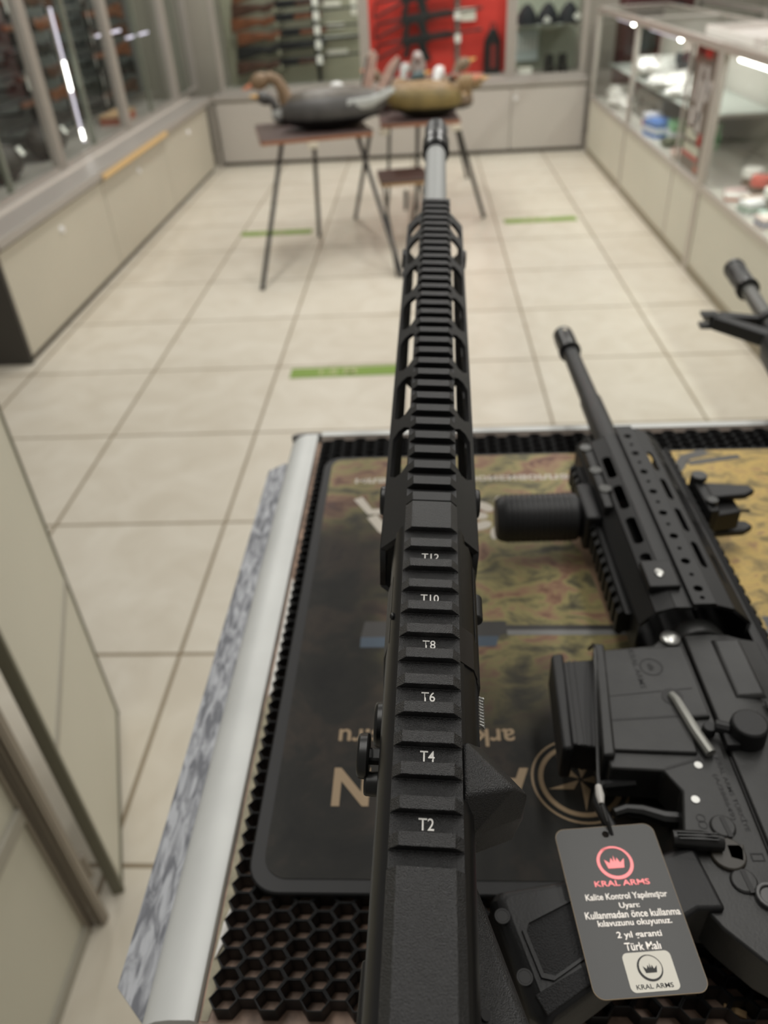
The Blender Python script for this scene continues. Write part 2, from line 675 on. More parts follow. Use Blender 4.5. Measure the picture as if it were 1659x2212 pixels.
BAYN = ['the showcase at the free end', 'the showcase with the bright light tube', 'the showcase by the inner corner']
for b in range(3):
    y0, y1 = SY[b], SY[b + 1]
    wood_cycle = [WALNUT_D, WALNUT, BLACK, WALNUT, WALNUT_D, BLACK, WALNUT]
    for r in range(6):
        z = 0.78 + 0.135 * r
        wd = wood_cycle[(r + b * 2) % 7]
        nm = {WALNUT: 'walnut', WALNUT_D: 'dark walnut', BLACK: 'black'}[wd]
        g = hunting_gun('%s long gun, %s in %s' % (nm, ORD[r], BAYN[b]), 'long guns along the long wall', wd)
        g.location = (-2.50, y1 - 0.06, z) if (b + r) % 2 else (-2.50, y1 - 0.10, z)
        g.rotation_euler = (0, 0, -math.pi / 2)
        yt = y0 + (0.42 if b < 2 else 0.35) + 0.03 * math.sin(r * 2.1)
        price_tag('white price tag, %s in %s' % (ORD[r], BAYN[b]), (-2.44, yt, z + 0.01), -math.pi / 2 + 0.3, 'price tags on the long wall guns')
    # uprights that carry the guns
    for k, yy in enumerate((y0 + 0.30, y1 - 0.36)):
        t = thing('gun_rack', '%s gun rack upright in %s' % (('barrel side', 'stock side')[k], BAYN[b]), 'rack', (-2.70, yy, 0.6))
        finish('upright', G().box((-0.014, -0.02, 0), (0.006, 0.02, 1.1)), BLACK, t, smooth=False)
        for r in range(6):
            zz = 0.18 + 0.135 * r - 0.055
            finish('hook', G().box((0.006, -0.012, zz), (0.215, 0.012, zz + 0.012)).box((0.203, -0.012, zz), (0.215, 0.012, zz + 0.04)), BLACK, t, smooth=False)
for k, (yy, rad, lab) in enumerate(((4.62, 0.10, 'dark helmet on the ledge floor behind the first pane'), (5.28, 0.11, 'dark rounded bag on the ledge floor below the bright light tube'))):
    t = thing('gear_bag', lab, 'bag', (-2.42, yy, 0.601))
    finish('body', G().ell((0, 0, 0.10), (0.12, 0.17, 0.10), zmin=-0.98), mat('dark_brown_bag', (58, 52, 48), 0.6), t)
    finish('handle', G().tube([(0, -0.07, 0.18), (0, -0.04, 0.225), (0, 0.04, 0.225), (0, 0.07, 0.18)], 0.008, 8), BLACK, t)
    finish('label_card', G().obox((0.115, 0.05, 0.15), (0.004, 0.05, 0.05), (0, -0.5, 0)), WHITE, t, smooth=False)
t = thing('cartridge_box', 'small reddish box on the ledge floor near the inner corner', 'box', (-2.40, 6.62, 0.601))
finish('carton', G().box((-0.08, -0.2, 0), (0.08, 0.2, 0.05)), mat('red_brown_card', (168, 92, 66), 0.6), t, bevel=0.002)
finish('lid', G().box((-0.083, -0.203, 0.05), (0.083, 0.203, 0.065)), mat('tan_card', (196, 160, 120), 0.6), t, bevel=0.002)

# ================================================================== rear wall
BX = [-1.90, -0.58, 0.795, 1.46]


def base_cabinet_y(x0, x1, lab, lock):
    t = thing('base_cabinet', lab, 'cabinet', (x0, 7.78, 0), group='base cabinets along the rear wall')
    L = x1 - x0
    finish('body', G().box((0.001, 0.02, 0.05), (L - 0.001, 0.70, 0.553)), LAM, t, smooth=False)
    finish('plinth', G().box((0.001, 0.015, 0.0), (L - 0.001, 0.70, 0.05)), PLINTH, t, smooth=False)
    d = finish('door', G().box((0.004, 0.0, 0.035), (L - 0.004, 0.02, 0.535)), mat('cool_laminate', (184, 178, 170), 0.45, var=0.04, vscale=2), t, bevel=0.001, smooth=False)
    finish('lock', G().cyl((lock, -0.012, 0.456), (lock, 0.0, 0.456), 0.017, 0.021, 16), CHROME, d)


base_cabinet_y(BX[0], BX[1], 'rear base cabinet in the inner corner, behind the goose table', 0.66)
base_cabinet_y(BX[1], BX[2], 'rear base cabinet under the red display, behind the decoy tables', 0.68)
base_cabinet_y(BX[2], BX[3], 'rear base cabinet with a lock, meeting the glass counters', 0.04)
lg = thing('display_ledge', 'grey ledge on the rear base cabinets, below the red display', 'ledge', (-1.915, 7.765, 0.555))
finish('top_board', G().box((0, 0, 0), (3.375, 0.715, 0.045)), LEDGE, lg, bevel=0.003)
finish('corner_post', G().box((-0.045, 0.02, -0.555), (-0.005, 0.06, 0.0)), ALU, lg, smooth=False)

GY = 7.94
SX = [-1.86, -0.505, 0.79, 1.45]


def showcase_y(x0, x1, lab, backing):
    t = thing('gun_showcase', lab, 'showcase', (x0, GY, 0.6), group='showcases along the rear wall')
    L = x1 - x0
    for xx in (0.003, L - 0.043):
        finish('post', G().box((xx, -0.02, 0), (xx + 0.04, 0.03, 1.7)).box((xx + 0.014, -0.028, 0), (xx + 0.026, 0.01, 1.7)), ALU, t, bevel=0.002)
    finish('bottom_rail', G().box((0.043, -0.012, 0), (L - 0.043, 0.03, 0.022)), ALU, t, smooth=False)
    finish('top_rail', G().box((0.043, -0.012, 1.65), (L - 0.043, 0.03, 1.7)), ALU, t, smooth=False)
    finish('glass_pane', G().box((0.043, 0.006, 0.022), (L - 0.043, 0.01, 1.65)), GLASS, t, smooth=False)
    finish('back_panel', G().box((0, 0.50, 0), (L, 0.52, 1.7)), backing, t, smooth=False)
    finish('top_panel', G().box((0, -0.02, 1.7), (L, 0.52, 1.72)), BACK_GREY, t, smooth=False)


showcase_y(SX[0], SX[1], 'rear showcase with beige backing full of walnut guns', BACK_BEIGE)
showcase_y(SX[1], SX[2], 'rear showcase with the red backing and black rifles', RED)
showcase_y(SX[2], SX[3], 'narrow rear showcase with black hats on a shelf', mat('pale_green_backing', (158, 162, 146), 0.7))

# the beige bay: seven guns, tags, rack posts
ZR = [0.78, 0.90, 1.015, 1.125, 1.235, 1.345]
for r, z in enumerate(ZR):
    wd = [WALNUT_D, BLACK, WALNUT, WALNUT, WALNUT_D, WALNUT][r]
    nm = {WALNUT: 'walnut', WALNUT_D: 'dark walnut', BLACK: 'black'}[wd]
    g = hunting_gun('%s stocked long gun, %s on the beige backing' % (nm, ORD[r]), 'long guns on the beige backing', wd, 1.18)
    g.location = (-1.76 + 0.02 * (r % 3), 8.30, z)
    g.rotation_euler = (0, -math.radians(1.5 + (r % 2)), 0)
    price_tag('white price tag, %s on the beige backing' % ORD[r], (-0.955, 8.255, z + 0.055), 0, 'price tags on the beige backing')
for k, xx in enumerate((-1.33, -0.985)):
    t = thing('gun_rack', ('pale gun rack upright through the walnut stocks', 'dark gun rack upright beside the white price tags')[k], 'rack', (xx, 8.44, 0.6))
    mm = (BACK_BEIGE, GUNSTEEL)[k]
    finish('upright', G().box((-0.018, -0.012, 0), (0.018, 0.0, 1.0)), mm, t, smooth=False)
    for z in ZR:
        finish('hook', G().box((-0.01, -0.17, z - 0.6 - 0.052), (0.01, -0.012, z - 0.6 - 0.04)).box((-0.01, -0.175, z - 0.6 - 0.052), (0.01, -0.165, z - 0.6 - 0.01)), mm, t, smooth=False)
for k, (z, lab) in enumerate(((0.955, 'long grey cleaning rod case on the beige backing'),)):
    t = thing('rod_case', lab, 'case', (-0.95, 8.425, z))
    finish('tube', G().cyl((0, 0, 0), (0.36, 0, 0), 0.014, 0.014, 10), mat('pale_grey_tube', (188, 190, 184), 0.4), t)
    finish('cap', G().cyl((-0.012, 0, 0), (0.02, 0, 0), 0.017, 0.017, 10), GUNSTEEL, t)
for k, (x, z, sx, sz) in enumerate(((-0.80, 0.83, 0.2, 0.05), (-0.62, 1.20, 0.05, 0.16), (-0.82, 1.22, 0.16, 0.04), (-0.80, 1.05, 0.16, 0.04))):
    t = finish('notice_card', G().box((x - sx / 2, 8.433, z - sz / 2), (x + sx / 2, 8.436, z + sz / 2)), OFFW, smooth=False)
    tag(t, ['pale card low on the beige backing near the red display', 'upright pale card on the beige backing by the post',
            'pale card high on the beige backing', 'pale card halfway up the beige backing'][k], 'card')


# the red bay
def black_rifle(lab, group, folded=True):
    t = thing('black_rifle', lab, 'rifle', group=group)
    finish('receiver', G().box((0.26, -0.016, -0.03), (0.52, 0.016, 0.035)), BLACK, t, bevel=0.004)
    finish('handguard', G().box((0.52, -0.017, -0.018), (0.74, 0.017, 0.03)), BLACK, t, bevel=0.006)
    finish('barrel', G().cyl((0.74, 0, 0.008), (0.98, 0, 0.008), 0.008, 0.008, 10).cyl((0.94, 0, 0.008), (1.0, 0, 0.008), 0.012, 0.012, 10), BLACK_S, t)
    finish('stock', G().tube([(0.27, 0, 0.02), (0.03, 0, 0.01), (0.0, 0, -0.09), (0.02, 0, -0.1), (0.27, 0, -0.02)], 0.011, 8), BLACK, t)
    finish('magazine', G().loft([[(0.40, -0.012, -0.02), (0.48, -0.012, -0.02), (0.48, 0.012, -0.02), (0.40, 0.012, -0.02)],
                                 [(0.42, -0.012, -0.11), (0.49, -0.012, -0.10), (0.49, 0.012, -0.10), (0.42, 0.012, -0.11)],
                                 [(0.45, -0.012, -0.19), (0.52, -0.012, -0.17), (0.52, 0.012, -0.17), (0.45, 0.012, -0.19)]]), BLACK, t, bevel=0.003)
    finish('grip', G().loft([[(0.29, -0.013, -0.02), (0.34, -0.013, -0.02), (0.34, 0.013, -0.02), (0.29, 0.013, -0.02)],
                             [(0.25, -0.013, -0.12), (0.30, -0.013, -0.13), (0.30, 0.013, -0.13), (0.25, 0.013, -0.12)]]), BLACK, t, bevel=0.004)
    finish('top_rail', G().box((0.27, -0.009, 0.035), (0.70, 0.009, 0.045)), BLACK, t, smooth=False)
    return t


for r, z in enumerate((0.87, 1.035, 1.20, 1.36)):
    g = black_rifle('black rifle with a magazine, %s on the red backing' % ORD[r], 'black rifles on the red backing')
    g.location = (-0.44, 8.33, z - 0.005)
    g.rotation_euler = (0, -math.radians(5), 0)
t = thing('hanger_strip', 'grey hanging strip with hooks on the red backing', 'rack', (0.335, 8.435, 0.62))
finish('strip', G().box((-0.022, -0.006, 0), (0.022, 0, 0.85)), mat('dull_grey_strip', (128, 116, 110), 0.5), t, smooth=False)
for z in (0.2, 0.36, 0.52, 0.68):
    finish('hook', G().box((-0.008, -0.10, z), (0.008, -0.006, z + 0.008)), ALU, t, smooth=False)
for k, (x, z) in enumerate(((0.325, 1.30), (0.33, 1.12), (0.335, 0.94))):
    price_tag('white price tag on the grey strip, %s one' % ('top', 'middle', 'lowest')[k], (x, 8.325, z), 0, 'price tags on the red backing')
tag(finish('notice_card', G().box((0.36, 8.36, 1.03), (0.50, 8.37, 1.13)), OFFW, smooth=False), 'wide pale card beside the grey strip on the red backing', 'card')
t = thing('carry_case', 'black upright case standing at the edge of the red display', 'case', (0.655, 8.33, 0.6))
finish('body', G().prism([(-0.075, 0), (0.075, 0), (0.075, 0.26), (0.03, 0.36), (-0.02, 0.36), (-0.075, 0.26)], 'y', -0.06, 0.06), BLACK, t, bevel=0.01)
finish('handle', G().tube([(-0.02, 0, 0.35), (-0.015, 0, 0.40), (0.02, 0, 0.40), (0.03, 0, 0.35)], 0.008, 8), BLACK, t)
finish('red_panel', G().box((-0.02, -0.0615, 0.05), (0.03, -0.0602, 0.24)), mat('dark_red', (120, 38, 34), 0.5), t, smooth=False)

# the narrow bay
sh = thing('glass_shelf', 'glass shelf under the black hats', 'shelf', (0.84, 8.0, 0.985))
finish('pane', G().box((0, 0, 0), (0.56, 0.42, 0.008)), mat('pale_shelf', (196, 202, 196), 0.3), sh, smooth=False)
for xx in (0.02, 0.54):
    finish('bracket', G().box((xx - 0.01, 0.05, -0.03), (xx + 0.01, 0.42, -0.0005)), ALU, sh, smooth=False)
for k, x in enumerate((0.935, 1.12, 1.305)):
    t = thing('black_hat', ['black hat nearest the red display', 'black hat in the middle of the glass shelf', 'black hat nearest the glass counters'][k], 'hat', (x, 8.10, 0.993), group='black hats on the glass shelf')
    finish('crown', G().loft([[(0.10 * c, 0.11 * s, 0) for c, s in circ(0, 0, 1, 16)], [(0.085 * c, 0.10 * s, 0.07) for c, s in circ(0, 0, 1, 16)],
                              [(0.04 * c, 0.06 * s, 0.135) for c, s in circ(0, 0, 1, 16)], [(0.008 * c, 0.02 * s, 0.155) for c, s in circ(0, 0, 1, 16)]]), mat('black_felt', (26, 28, 32), 0.8), t)
    finish('brim', G().prism([(-0.09, -0.07), (0.09, -0.07), (0.06, -0.15), (-0.06, -0.15)], 'z', 0, 0.012), mat('black_felt'), t, bevel=0.004)
for k, (x, z) in enumerate(((1.10, 1.02), (1.36, 1.04))):
    t = finish('notice_card', G().obox((x, 7.99, z), (0.05, 0.002, 0.05), (0.2, 0.6, 0)), WHITE, smooth=False)
    tag(t, ['small white card before the middle black hat', 'small white card before the hat nearest the counters'][k], 'card')
t = thing('tool_board', 'pale board with a row of small white tools below the black hats', 'tool board', (0.98, 8.40, 0.68))
finish('board', G().box((-0.11, 0, 0), (0.11, 0.02, 0.24)), mat('pale_blue_board', (190, 202, 202), 0.5), t, smooth=False)
for i in range(6):
    finish('tool', G().cyl((-0.085 + i * 0.034, -0.008, 0.09), (-0.085 + i * 0.034, -0.008, 0.2), 0.007, 0.004, 8), WHITE, t)
for k, (x, lab) in enumerate(((1.17, 'dark boot beside the white carton on the rear ledge'), (1.29, 'dark boot at the end of the rear ledge'))):
    t = thing('dark_boot', lab, 'boot', (x, 8.16, 0.6), group='boots in the narrow showcase')
    finish('shaft', G().loft([[(0.045 * c, 0.055 * s + 0.04, 0.03) for c, s in circ(0, 0, 1, 14)], [(0.04 * c, 0.05 * s + 0.045, 0.14) for c, s in circ(0, 0, 1, 14)]]), mat('dark_boot', (40, 38, 34), 0.6), t)
    finish('foot', G().ell((0, -0.02, 0.035), (0.045, 0.12, 0.035), zmin=-0.7), mat('dark_boot'), t)
    finish('sole', G().prism([(a * 0.048, b * 0.125 - 0.02) for a, b in circ(0, 0, 1, 16)], 'z', 0, 0.014), BLACK, t)
t = thing('small_carton', 'small white carton at the foot of the tool board', 'box', (0.935, 8.05, 0.6))
finish('carton', G().box((-0.06, -0.04, 0), (0.06, 0.04, 0.05)), WHITE, t, bevel=0.002)
finish('lid', G().box((-0.062, -0.042, 0.05), (0.062, 0.042, 0.062)), OFFW, t, bevel=0.002)

# ================================================================== glass counters on the far side
WHITE_IN = mat('pale_counter_lining', (196, 192, 184), 0.5)
CX0, CX1 = 1.48, 2.05


def glass_counter(y0, y1, lab, splits, posts):
    t = thing('glass_counter', lab, 'counter', (CX0, y0, 0), group='glass counters')
    L, D = y1 - y0, CX1 - CX0
    finish('deck', G().box((0.012, 0.01, 0.43), (D - 0.012, L - 0.01, 0.45)), WHITE_IN, t, smooth=False)
    finish('back_panel', G().box((D - 0.012, 0.03, 0.45), (D, L - 0.03, 1.08)), WHITE_IN, t, smooth=False)
    finish('plinth', G().box((0.02, 0.02, 0.0), (D - 0.02, L - 0.02, 0.045)), PLINTH, t, smooth=False)
    ys = [0] + splits + [L]
    for a, b in zip(ys, ys[1:]):
        finish('base_panel', G().box((0.004, a + 0.012, 0.045), (0.012, b - 0.012, 0.43)), LAM_P, t, smooth=False)
        finish('glass_pane', G().box((0.010, a + 0.010, 0.465), (0.014, b - 0.010, 1.08)), GLASS, t, smooth=False)
    for s in splits:
        finish('mullion', G().box((0.0, s - 0.011, 0.02), (0.016, s + 0.011, 1.08)), ALU, t, bevel=0.002)
    for yy in posts:
        finish('post', G().box((-0.006, yy - 0.018, 0.0), (0.028, yy + 0.018, 1.09)), ALU, t, bevel=0.004)
        finish('post', G().box((D - 0.03, yy - 0.018, 0.0), (D, yy + 0.018, 1.09)), ALU, t, bevel=0.004)
        finish('cross_rail', G().box((0.028, yy - 0.014, 1.085), (D - 0.03, yy + 0.014, 1.118)), ALU, t, bevel=0.003)
    finish('middle_rail', G().box((-0.004, 0, 0.43), (0.018, L, 0.465)), ALU, t, bevel=0.003)
    finish('top_rail', G().box((-0.008, 0, 1.075), (0.030, L, 1.12)), ALU, t, bevel=0.006)
    finish('top_rail', G().box((D - 0.03, 0, 1.085), (D, L, 1.12)), ALU, t, bevel=0.006)
    finish('bottom_rail', G().box((-0.003, 0.018, 0.0), (0.014, L - 0.018, 0.05)), mat('bottom_rail', (150, 142, 122), 0.5, 0.3), t, bevel=0.003)
    finish('glass_top', G().box((0.030, 0.0, 1.108), (D - 0.03, L, 1.114)), GLASS, t, smooth=False)
    return t


glass_counter(4.44, 7.68, 'far glass counter with white packs, meeting the rear cabinets', [0.51, 1.81], [0.018, 1.81, 3.222])
glass_counter(2.30, 4.435, 'near glass counter with the bright strip light, past the poster column', [], [0.018, 2.117])
# light heads under the top rail
for (y0_, y1_, hot, lab) in ((6.52, 7.05, 6.48, 'light strip with a bright head under the far counter top, deeper one'),
                             (5.30, 6.00, 5.26, 'light strip with a bright head under the far counter top, nearer the poster')):
    t = thing('light_strip', lab, 'light', (1.512, y0_, 1.066))
    finish('tube', G().cyl((0, 0, 0), (0, y1_ - y0_, 0), 0.007, 0.007, 10), LED_DIM, t)
    finish('bright_head', G().ell((0, -0.012, 0), (0.013, 0.016, 0.013)), mat('led_head', (255, 252, 240), 0.5, emit=(255, 252, 240), estr=30), t)
light_tube('light_strip', 'long bright light strip in the near glass counter', (1.512, 3.30, 1.062), (1.512, 4.26, 1.062), 0.010, LED)

# the strips also light the inside of the counters
for yy, ll in ((5.65, 0.7), (6.8, 0.55), (3.78, 0.96)):
    area('counter_strip_lamp', (1.53, yy, 1.055), 0.02, ll, 2.6, (1.0, 0.97, 0.95), (0, math.radians(-25), 0))

# shelves
for (y0_, y1_, z, lab) in ((4.98, 7.60, 0.70, 'pale shelf with the white packs in the far glass counter'),):
    t = thing('glass_shelf', lab, 'shelf', (1.60, y0_, z))
    finish('pane', G().box((0, 0, 0), (0.43, y1_ - y0_, 0.008)), mat('pale_shelf'), t, smooth=False)
    for k in range(3):
        yy = 0.06 + k * (y1_ - y0_ - 0.12) / 2
        finish('bracket', G().box((0.02, yy - 0.01, -0.025), (0.43, yy + 0.01, -0.0005)), ALU, t, smooth=False)

rnd = random.Random(4)


def soft_pack(lab, c, size, m, group=None, rz=0.0, name='white_pack'):
    """a crumpled film pack"""
    t = thing(name, lab, 'pack', c, (0, 0, rz), group)
    sx, sy, sz = size
    rings = []
    N = 18
    for i in range(9):
        ph = i / 8
        k = math.sin(math.pi * (0.06 + 0.88 * ph)) ** 0.5
        rings.append([(sx / 2 * k * math.copysign(abs(math.cos(2 * math.pi * j / N)) ** 0.6, math.cos(2 * math.pi * j / N)) * (1 + rnd.uniform(-.12, .12)),
                       sy / 2 * k * math.copysign(abs(math.sin(2 * math.pi * j / N)) ** 0.6, math.sin(2 * math.pi * j / N)) * (1 + rnd.uniform(-.12, .12)),
                       max(0.0, sz * ph * (1 + rnd.uniform(-.08, .08)))) for j in range(N)])
    finish('film', G().loft(rings), m, t)
    finish('seal', G().box((-sx * 0.45, -0.003, sz * 0.9), (sx * 0.45, 0.003, sz * 1.12)), m, t, smooth=False)
    return t


def carton(lab, c, size, m, m2, rz=0.0, group=None, cat='box', name='carton_box'):
    t = thing(name, lab, cat, c, (0, 0, rz), group)
    sx, sy, sz = size
    finish('carton', G().box((-sx / 2, -sy / 2, 0), (sx / 2, sy / 2, sz)), m, t, bevel=0.002)
    finish('printed_band', G().box((-sx / 2 - 0.001, -sy / 2 - 0.001, sz * 0.3), (sx / 2 + 0.001, sy / 2 + 0.001, sz * 0.62)), m2, t, smooth=False)
    return t


PACKM = mat('white_film', (232, 230, 226), 0.35)
for k, (x, y, sx, sy, sz, lab) in enumerate(((1.74, 6.72, .28, .34, .12, 'white film pack on the pale shelf below the deeper light head'),
                                             (1.78, 6.38, .30, .26, .15, 'tall white film pack in the middle of the pale shelf'),
                                             (1.72, 6.00, .28, .36, .10, 'white film pack on the pale shelf nearest the poster column'),
                                             (1.70, 5.62, .22, .26, .07, 'small flat white pack on the pale shelf behind the poster'))):
    soft_pack(lab, (x, y, 0.708), (sx, sy, sz), PACKM, 'white packs on the pale shelf', 0.3 * k)
for k, (x, y, sx, sy, sz, lab) in enumerate(((1.66, 7.30, .22, .30, .12, 'crumpled white bag on the counter floor by the rear cabinets'),
                                             (1.62, 7.02, .20, .24, .09, 'crumpled white bag on the counter floor beside the grey case'),
                                             (1.64, 6.88, .12, .14, .06, 'little white bag on the counter floor in front of the grey case'))):
    soft_pack(lab, (x, y, 0.45), (sx, sy, sz), mat('grey_white_film', (216, 212, 206), 0.35), 'white bags on the counter floor', 0.5 * k, 'white_bag')
carton('flat yellow carton on the pale shelf beside the first white pack', (1.80, 7.08, 0.708), (0.2, 0.18, 0.07), mat('soft_yellow', (226, 200, 140), 0.5), PACKM)
t = thing('dark_pouch', 'dark pouch standing on the white packs near the poster column', 'pouch', (1.84, 6.22, 0.708))
finish('body', G().ell((0, 0, 0.10), (0.06, 0.12, 0.10), zmin=-0.99), mat('dark_teal_cloth', (44, 50, 52), 0.7), t)
finish('flap', G().box((-0.062, -0.08, 0.12), (-0.03, 0.08, 0.19)), mat('dark_teal_cloth'), t, bevel=0.01)
GREYC = mat('grey_case_plastic', (128, 124, 118), 0.5)
t = thing('hard_case', 'large grey hard case under the pale shelf', 'case', (1.80, 6.34, 0.45))
finish('base', G().box((-0.16, -0.36, 0), (0.16, 0.36, 0.11)), GREYC, t, bevel=0.012)
finish('lid', G().box((-0.155, -0.355, 0.112), (0.155, 0.355, 0.19)), GREYC, t, bevel=0.014)
for yy in (-0.2, 0.2):
    finish('latch', G().box((-0.172, yy - 0.03, 0.075), (-0.158, yy + 0.03, 0.14)), mat('dark_grey_plastic', (84, 80, 76), 0.5), t, bevel=0.003)
carton('blue and white carton on the counter floor below the grey case', (1.62, 5.84, 0.45), (0.16, 0.20, 0.10), mat('blue_print', (84, 128, 200), 0.5), mat('white_print', (226, 226, 236), 0.5), 0.2)
carton('red and white carton behind the blue carton on the counter floor', (1.60, 6.00, 0.45), (0.10, 0.12, 0.12), mat('white_print'), mat('pinkish_print', (206, 120, 126), 0.5), 0.1)
carton('green carton beside the blue carton on the counter floor', (1.70, 5.62, 0.45), (0.16, 0.22, 0.12), mat('green_print', (130, 184, 138), 0.5), mat('white_print'), -0.15)
carton('pale green carton leaning near the poster column', (1.78, 5.40, 0.45), (0.14, 0.18, 0.15), mat('pale_green_print2', (158, 194, 160), 0.5), mat('green_print'), 0.1)
soft_pack('small clear bag with dark contents beside the green carton', (1.59, 5.48, 0.45), (0.1, 0.12, 0.05), mat('dark_olive_film', (96, 98, 78), 0.4), None, 0, 'clear_bag')
soft_pack('small pink bag at the foot of the poster column', (1.58, 5.16, 0.45), (0.12, 0.16, 0.05), mat('pale_pink_film', (214, 178, 168), 0.4), None, 0, 'pink_bag')

# the poster column between the counters
t = thing('tall_poster', 'tall red, lilac and white poster behind glass beside the middle counter post', 'poster', (1.499, 4.50, 0.47))
POS_BG = mat('poster_brown', (112, 92, 84), 0.5, var=0.3, vscale=12)
finish('sheet', G().box((0, 0.0, 0), (0.003, 0.42, 0.60)), POS_BG, t, smooth=False)


def pz(y0_, y1_, z0, z1, m, nm):
    return finish(nm, G().box((-0.0015, y0_, z0), (0.0, y1_, z1)), m, t, smooth=False)


LIL = mat('poster_lilac', (196, 182, 184), 0.5)
PRED = mat('poster_red', (190, 40, 36), 0.5)
PWH = mat('poster_cream', (206, 200, 186), 0.5)
g = G()
g.prism([(0.14, 0.555), (0.36, 0.565), (0.37, 0.60), (0.13, 0.60)], 'x', -0.0015, 0.0)
finish('red_heading', g, PRED, t, smooth=False)
pz(0.27, 0.355, 0.565, 0.595, mat('poster_pale_pink', (226, 160, 156), 0.5), 'pale_heading')
g = G()
for a, b, z0, z1, sk in ((0.27, 0.32, 0.34, 0.52, 0.03), (0.12, 0.18, 0.40, 0.52, -0.02), (0.17, 0.26, 0.24, 0.45, 0.02), (0.29, 0.36, 0.22, 0.31, 0.0), (0.07, 0.13, 0.36, 0.46, 0.03), (0.14, 0.23, 0.19, 0.30, 0.0)):
    g.prism([(a + sk, z0), (b + sk, z0), (b - sk, z1), (a - sk, z1)], 'x', -0.0015, 0.0)
finish('lilac_picture', g, LIL, t, smooth=False)
pz(0.17, 0.37, 0.155, 0.205, PWH, 'caption_band')
pz(0.09, 0.15, 0.145, 0.205, PRED, 'red_block')
pz(0.10, 0.38, 0.09, 0.135, PWH, 'caption_band')
pz(0.10, 0.38, 0.065, 0.088, PRED, 'red_band')
pz(0.08, 0.14, 0.012, 0.045, mat('poster_orange', (186, 96, 72), 0.5), 'orange_spot')

# near counter contents
t = thing('framed_picture', 'small dark framed picture with an orange subject in the near counter', 'picture', (2.02, 5.0, 0.9))
t.location = (1.80, 4.36, 0.87)
t.rotation_euler = (0, 0, 0)
finish('frame', G().box((0, -0.23, 0), (0.012, 0.03, 0.22)), mat('olive_frame', (112, 100, 74), 0.5), t, bevel=0.003)
finish('red_strip', G().box((-0.002, -0.22, 0.15), (0.0, 0.02, 0.205)), mat('dull_red', (158, 84, 74), 0.5), t, smooth=False)
finish('orange_subject', G().prism([(a, b) for a, b in circ(-0.11, 0.085, 0.07, 14, 0.05)], 'x', -0.002, 0.0), mat('soft_orange', (206, 160, 116), 0.5), t, smooth=False)
finish('hanger', G().box((0.012, -0.15, -0.42), (0.018, -0.05, 0.2)), ALU, t, smooth=False)
t = thing('wooden_block', 'tan wooden block on a black stand in the near counter', 'stand', (1.86, 4.0, 0.45))
finish('stand', G().box((-0.05, -0.09, 0), (0.06, 0.12, 0.012)).loft([[(-0.03, -0.05, 0.012), (0.03, -0.05, 0.012), (0.03, 0.05, 0.012), (-0.03, 0.05, 0.012)], [(-0.05, -0.1, 0.24), (0.05, -0.1, 0.24), (0.05, 0.14, 0.24), (-0.05, 0.14, 0.24)]]), BLACK, t, bevel=0.005)
finish('block', G().box((-0.07, -0.12, 0.24), (0.07, 0.42, 0.31)), mat('tan_wood', (214, 176, 128), 0.5, var=0.15, vscale=25), t, bevel=0.012)
JAR = mat('jar_brown', (120, 104, 90), 0.5)
for k, (x, y, mlid, lab) in enumerate(((1.70, 4.30, WHITE, 'small jar with a white lid in the near counter'), (1.68, 4.12, mat('coral_lid', (206, 104, 92), 0.5), 'small jar with a coral red lid in the near counter'),
                                       (1.66, 3.88, WHITE, 'small jar with a white lid beside the black stand'))):
    t = thing('small_jar', lab, 'jar', (x, y, 0.45), (0, 0, 0))
    finish('jar', G().cyl((0, 0, 0), (0, 0, 0.07), 0.045, 0.045, 20), JAR, t, bevel=0.004)
    finish('lid', G().cyl((0, 0, 0.07), (0, 0, 0.115), 0.052, 0.050, 20), mlid, t, bevel=0.005)
t = thing('marker_tube', 'long pinkish tube with a yellow cap on the near counter floor', 'tube', (1.56, 4.26, 0.465), (0, 0, 0.15))
finish('barrel', G().cyl((0, 0, 0), (0.13, 0, 0), 0.015, 0.015, 14), mat('pale_pink_tube', (232, 206, 204), 0.4), t)
finish('cap', G().cyl((0.13, 0, 0), (0.21, 0, 0), 0.017, 0.016, 14), mat('soft_yellow2', (226, 200, 120), 0.45), t)
cols = [(232, 226, 222), (206, 190, 176), (238, 238, 240), (200, 214, 206), (232, 214, 208), (224, 224, 228), (240, 232, 226), (214, 204, 214), (226, 230, 222), (238, 226, 220)]
bnd = [(196, 120, 96), (120, 140, 170), (170, 190, 180), (236, 200, 196), (150, 160, 190), (180, 200, 186), (220, 180, 170), (160, 150, 200), (200, 160, 120), (190, 190, 200)]
names = ['first', 'second', 'third', 'fourth', 'fifth', 'sixth', 'seventh', 'eighth', 'ninth', 'tenth']
for k in range(10):
    y = 4.12 - 0.115 * k
    x = 1.575 + 0.05 * (k % 2)
    carton('small pale retail box in the near counter, %s from the post' % names[k], (x, y, 0.45), (0.12, 0.085, 0.035 + 0.012 * (k % 3)),
           mat('retail_%d' % k, cols[k], 0.45), mat('retail_band_%d' % k, bnd[k], 0.45), 0.12 * ((k * 7) % 5 - 2), 'retail boxes along the near counter glass', name='retail_box')
for k in range(6):
    y = 4.06 - 0.15 * k
    carton('small pale retail box in the back row of the near counter, %s from the post' % names[k], (1.80, y - 0.35, 0.45), (0.12, 0.11, 0.05),
           mat('retail_%d' % ((k + 3) % 10)), mat('retail_band_%d' % ((k + 5) % 10)), 0.1 * ((k * 3) % 5 - 2), 'retail boxes in the back row', name='retail_box')
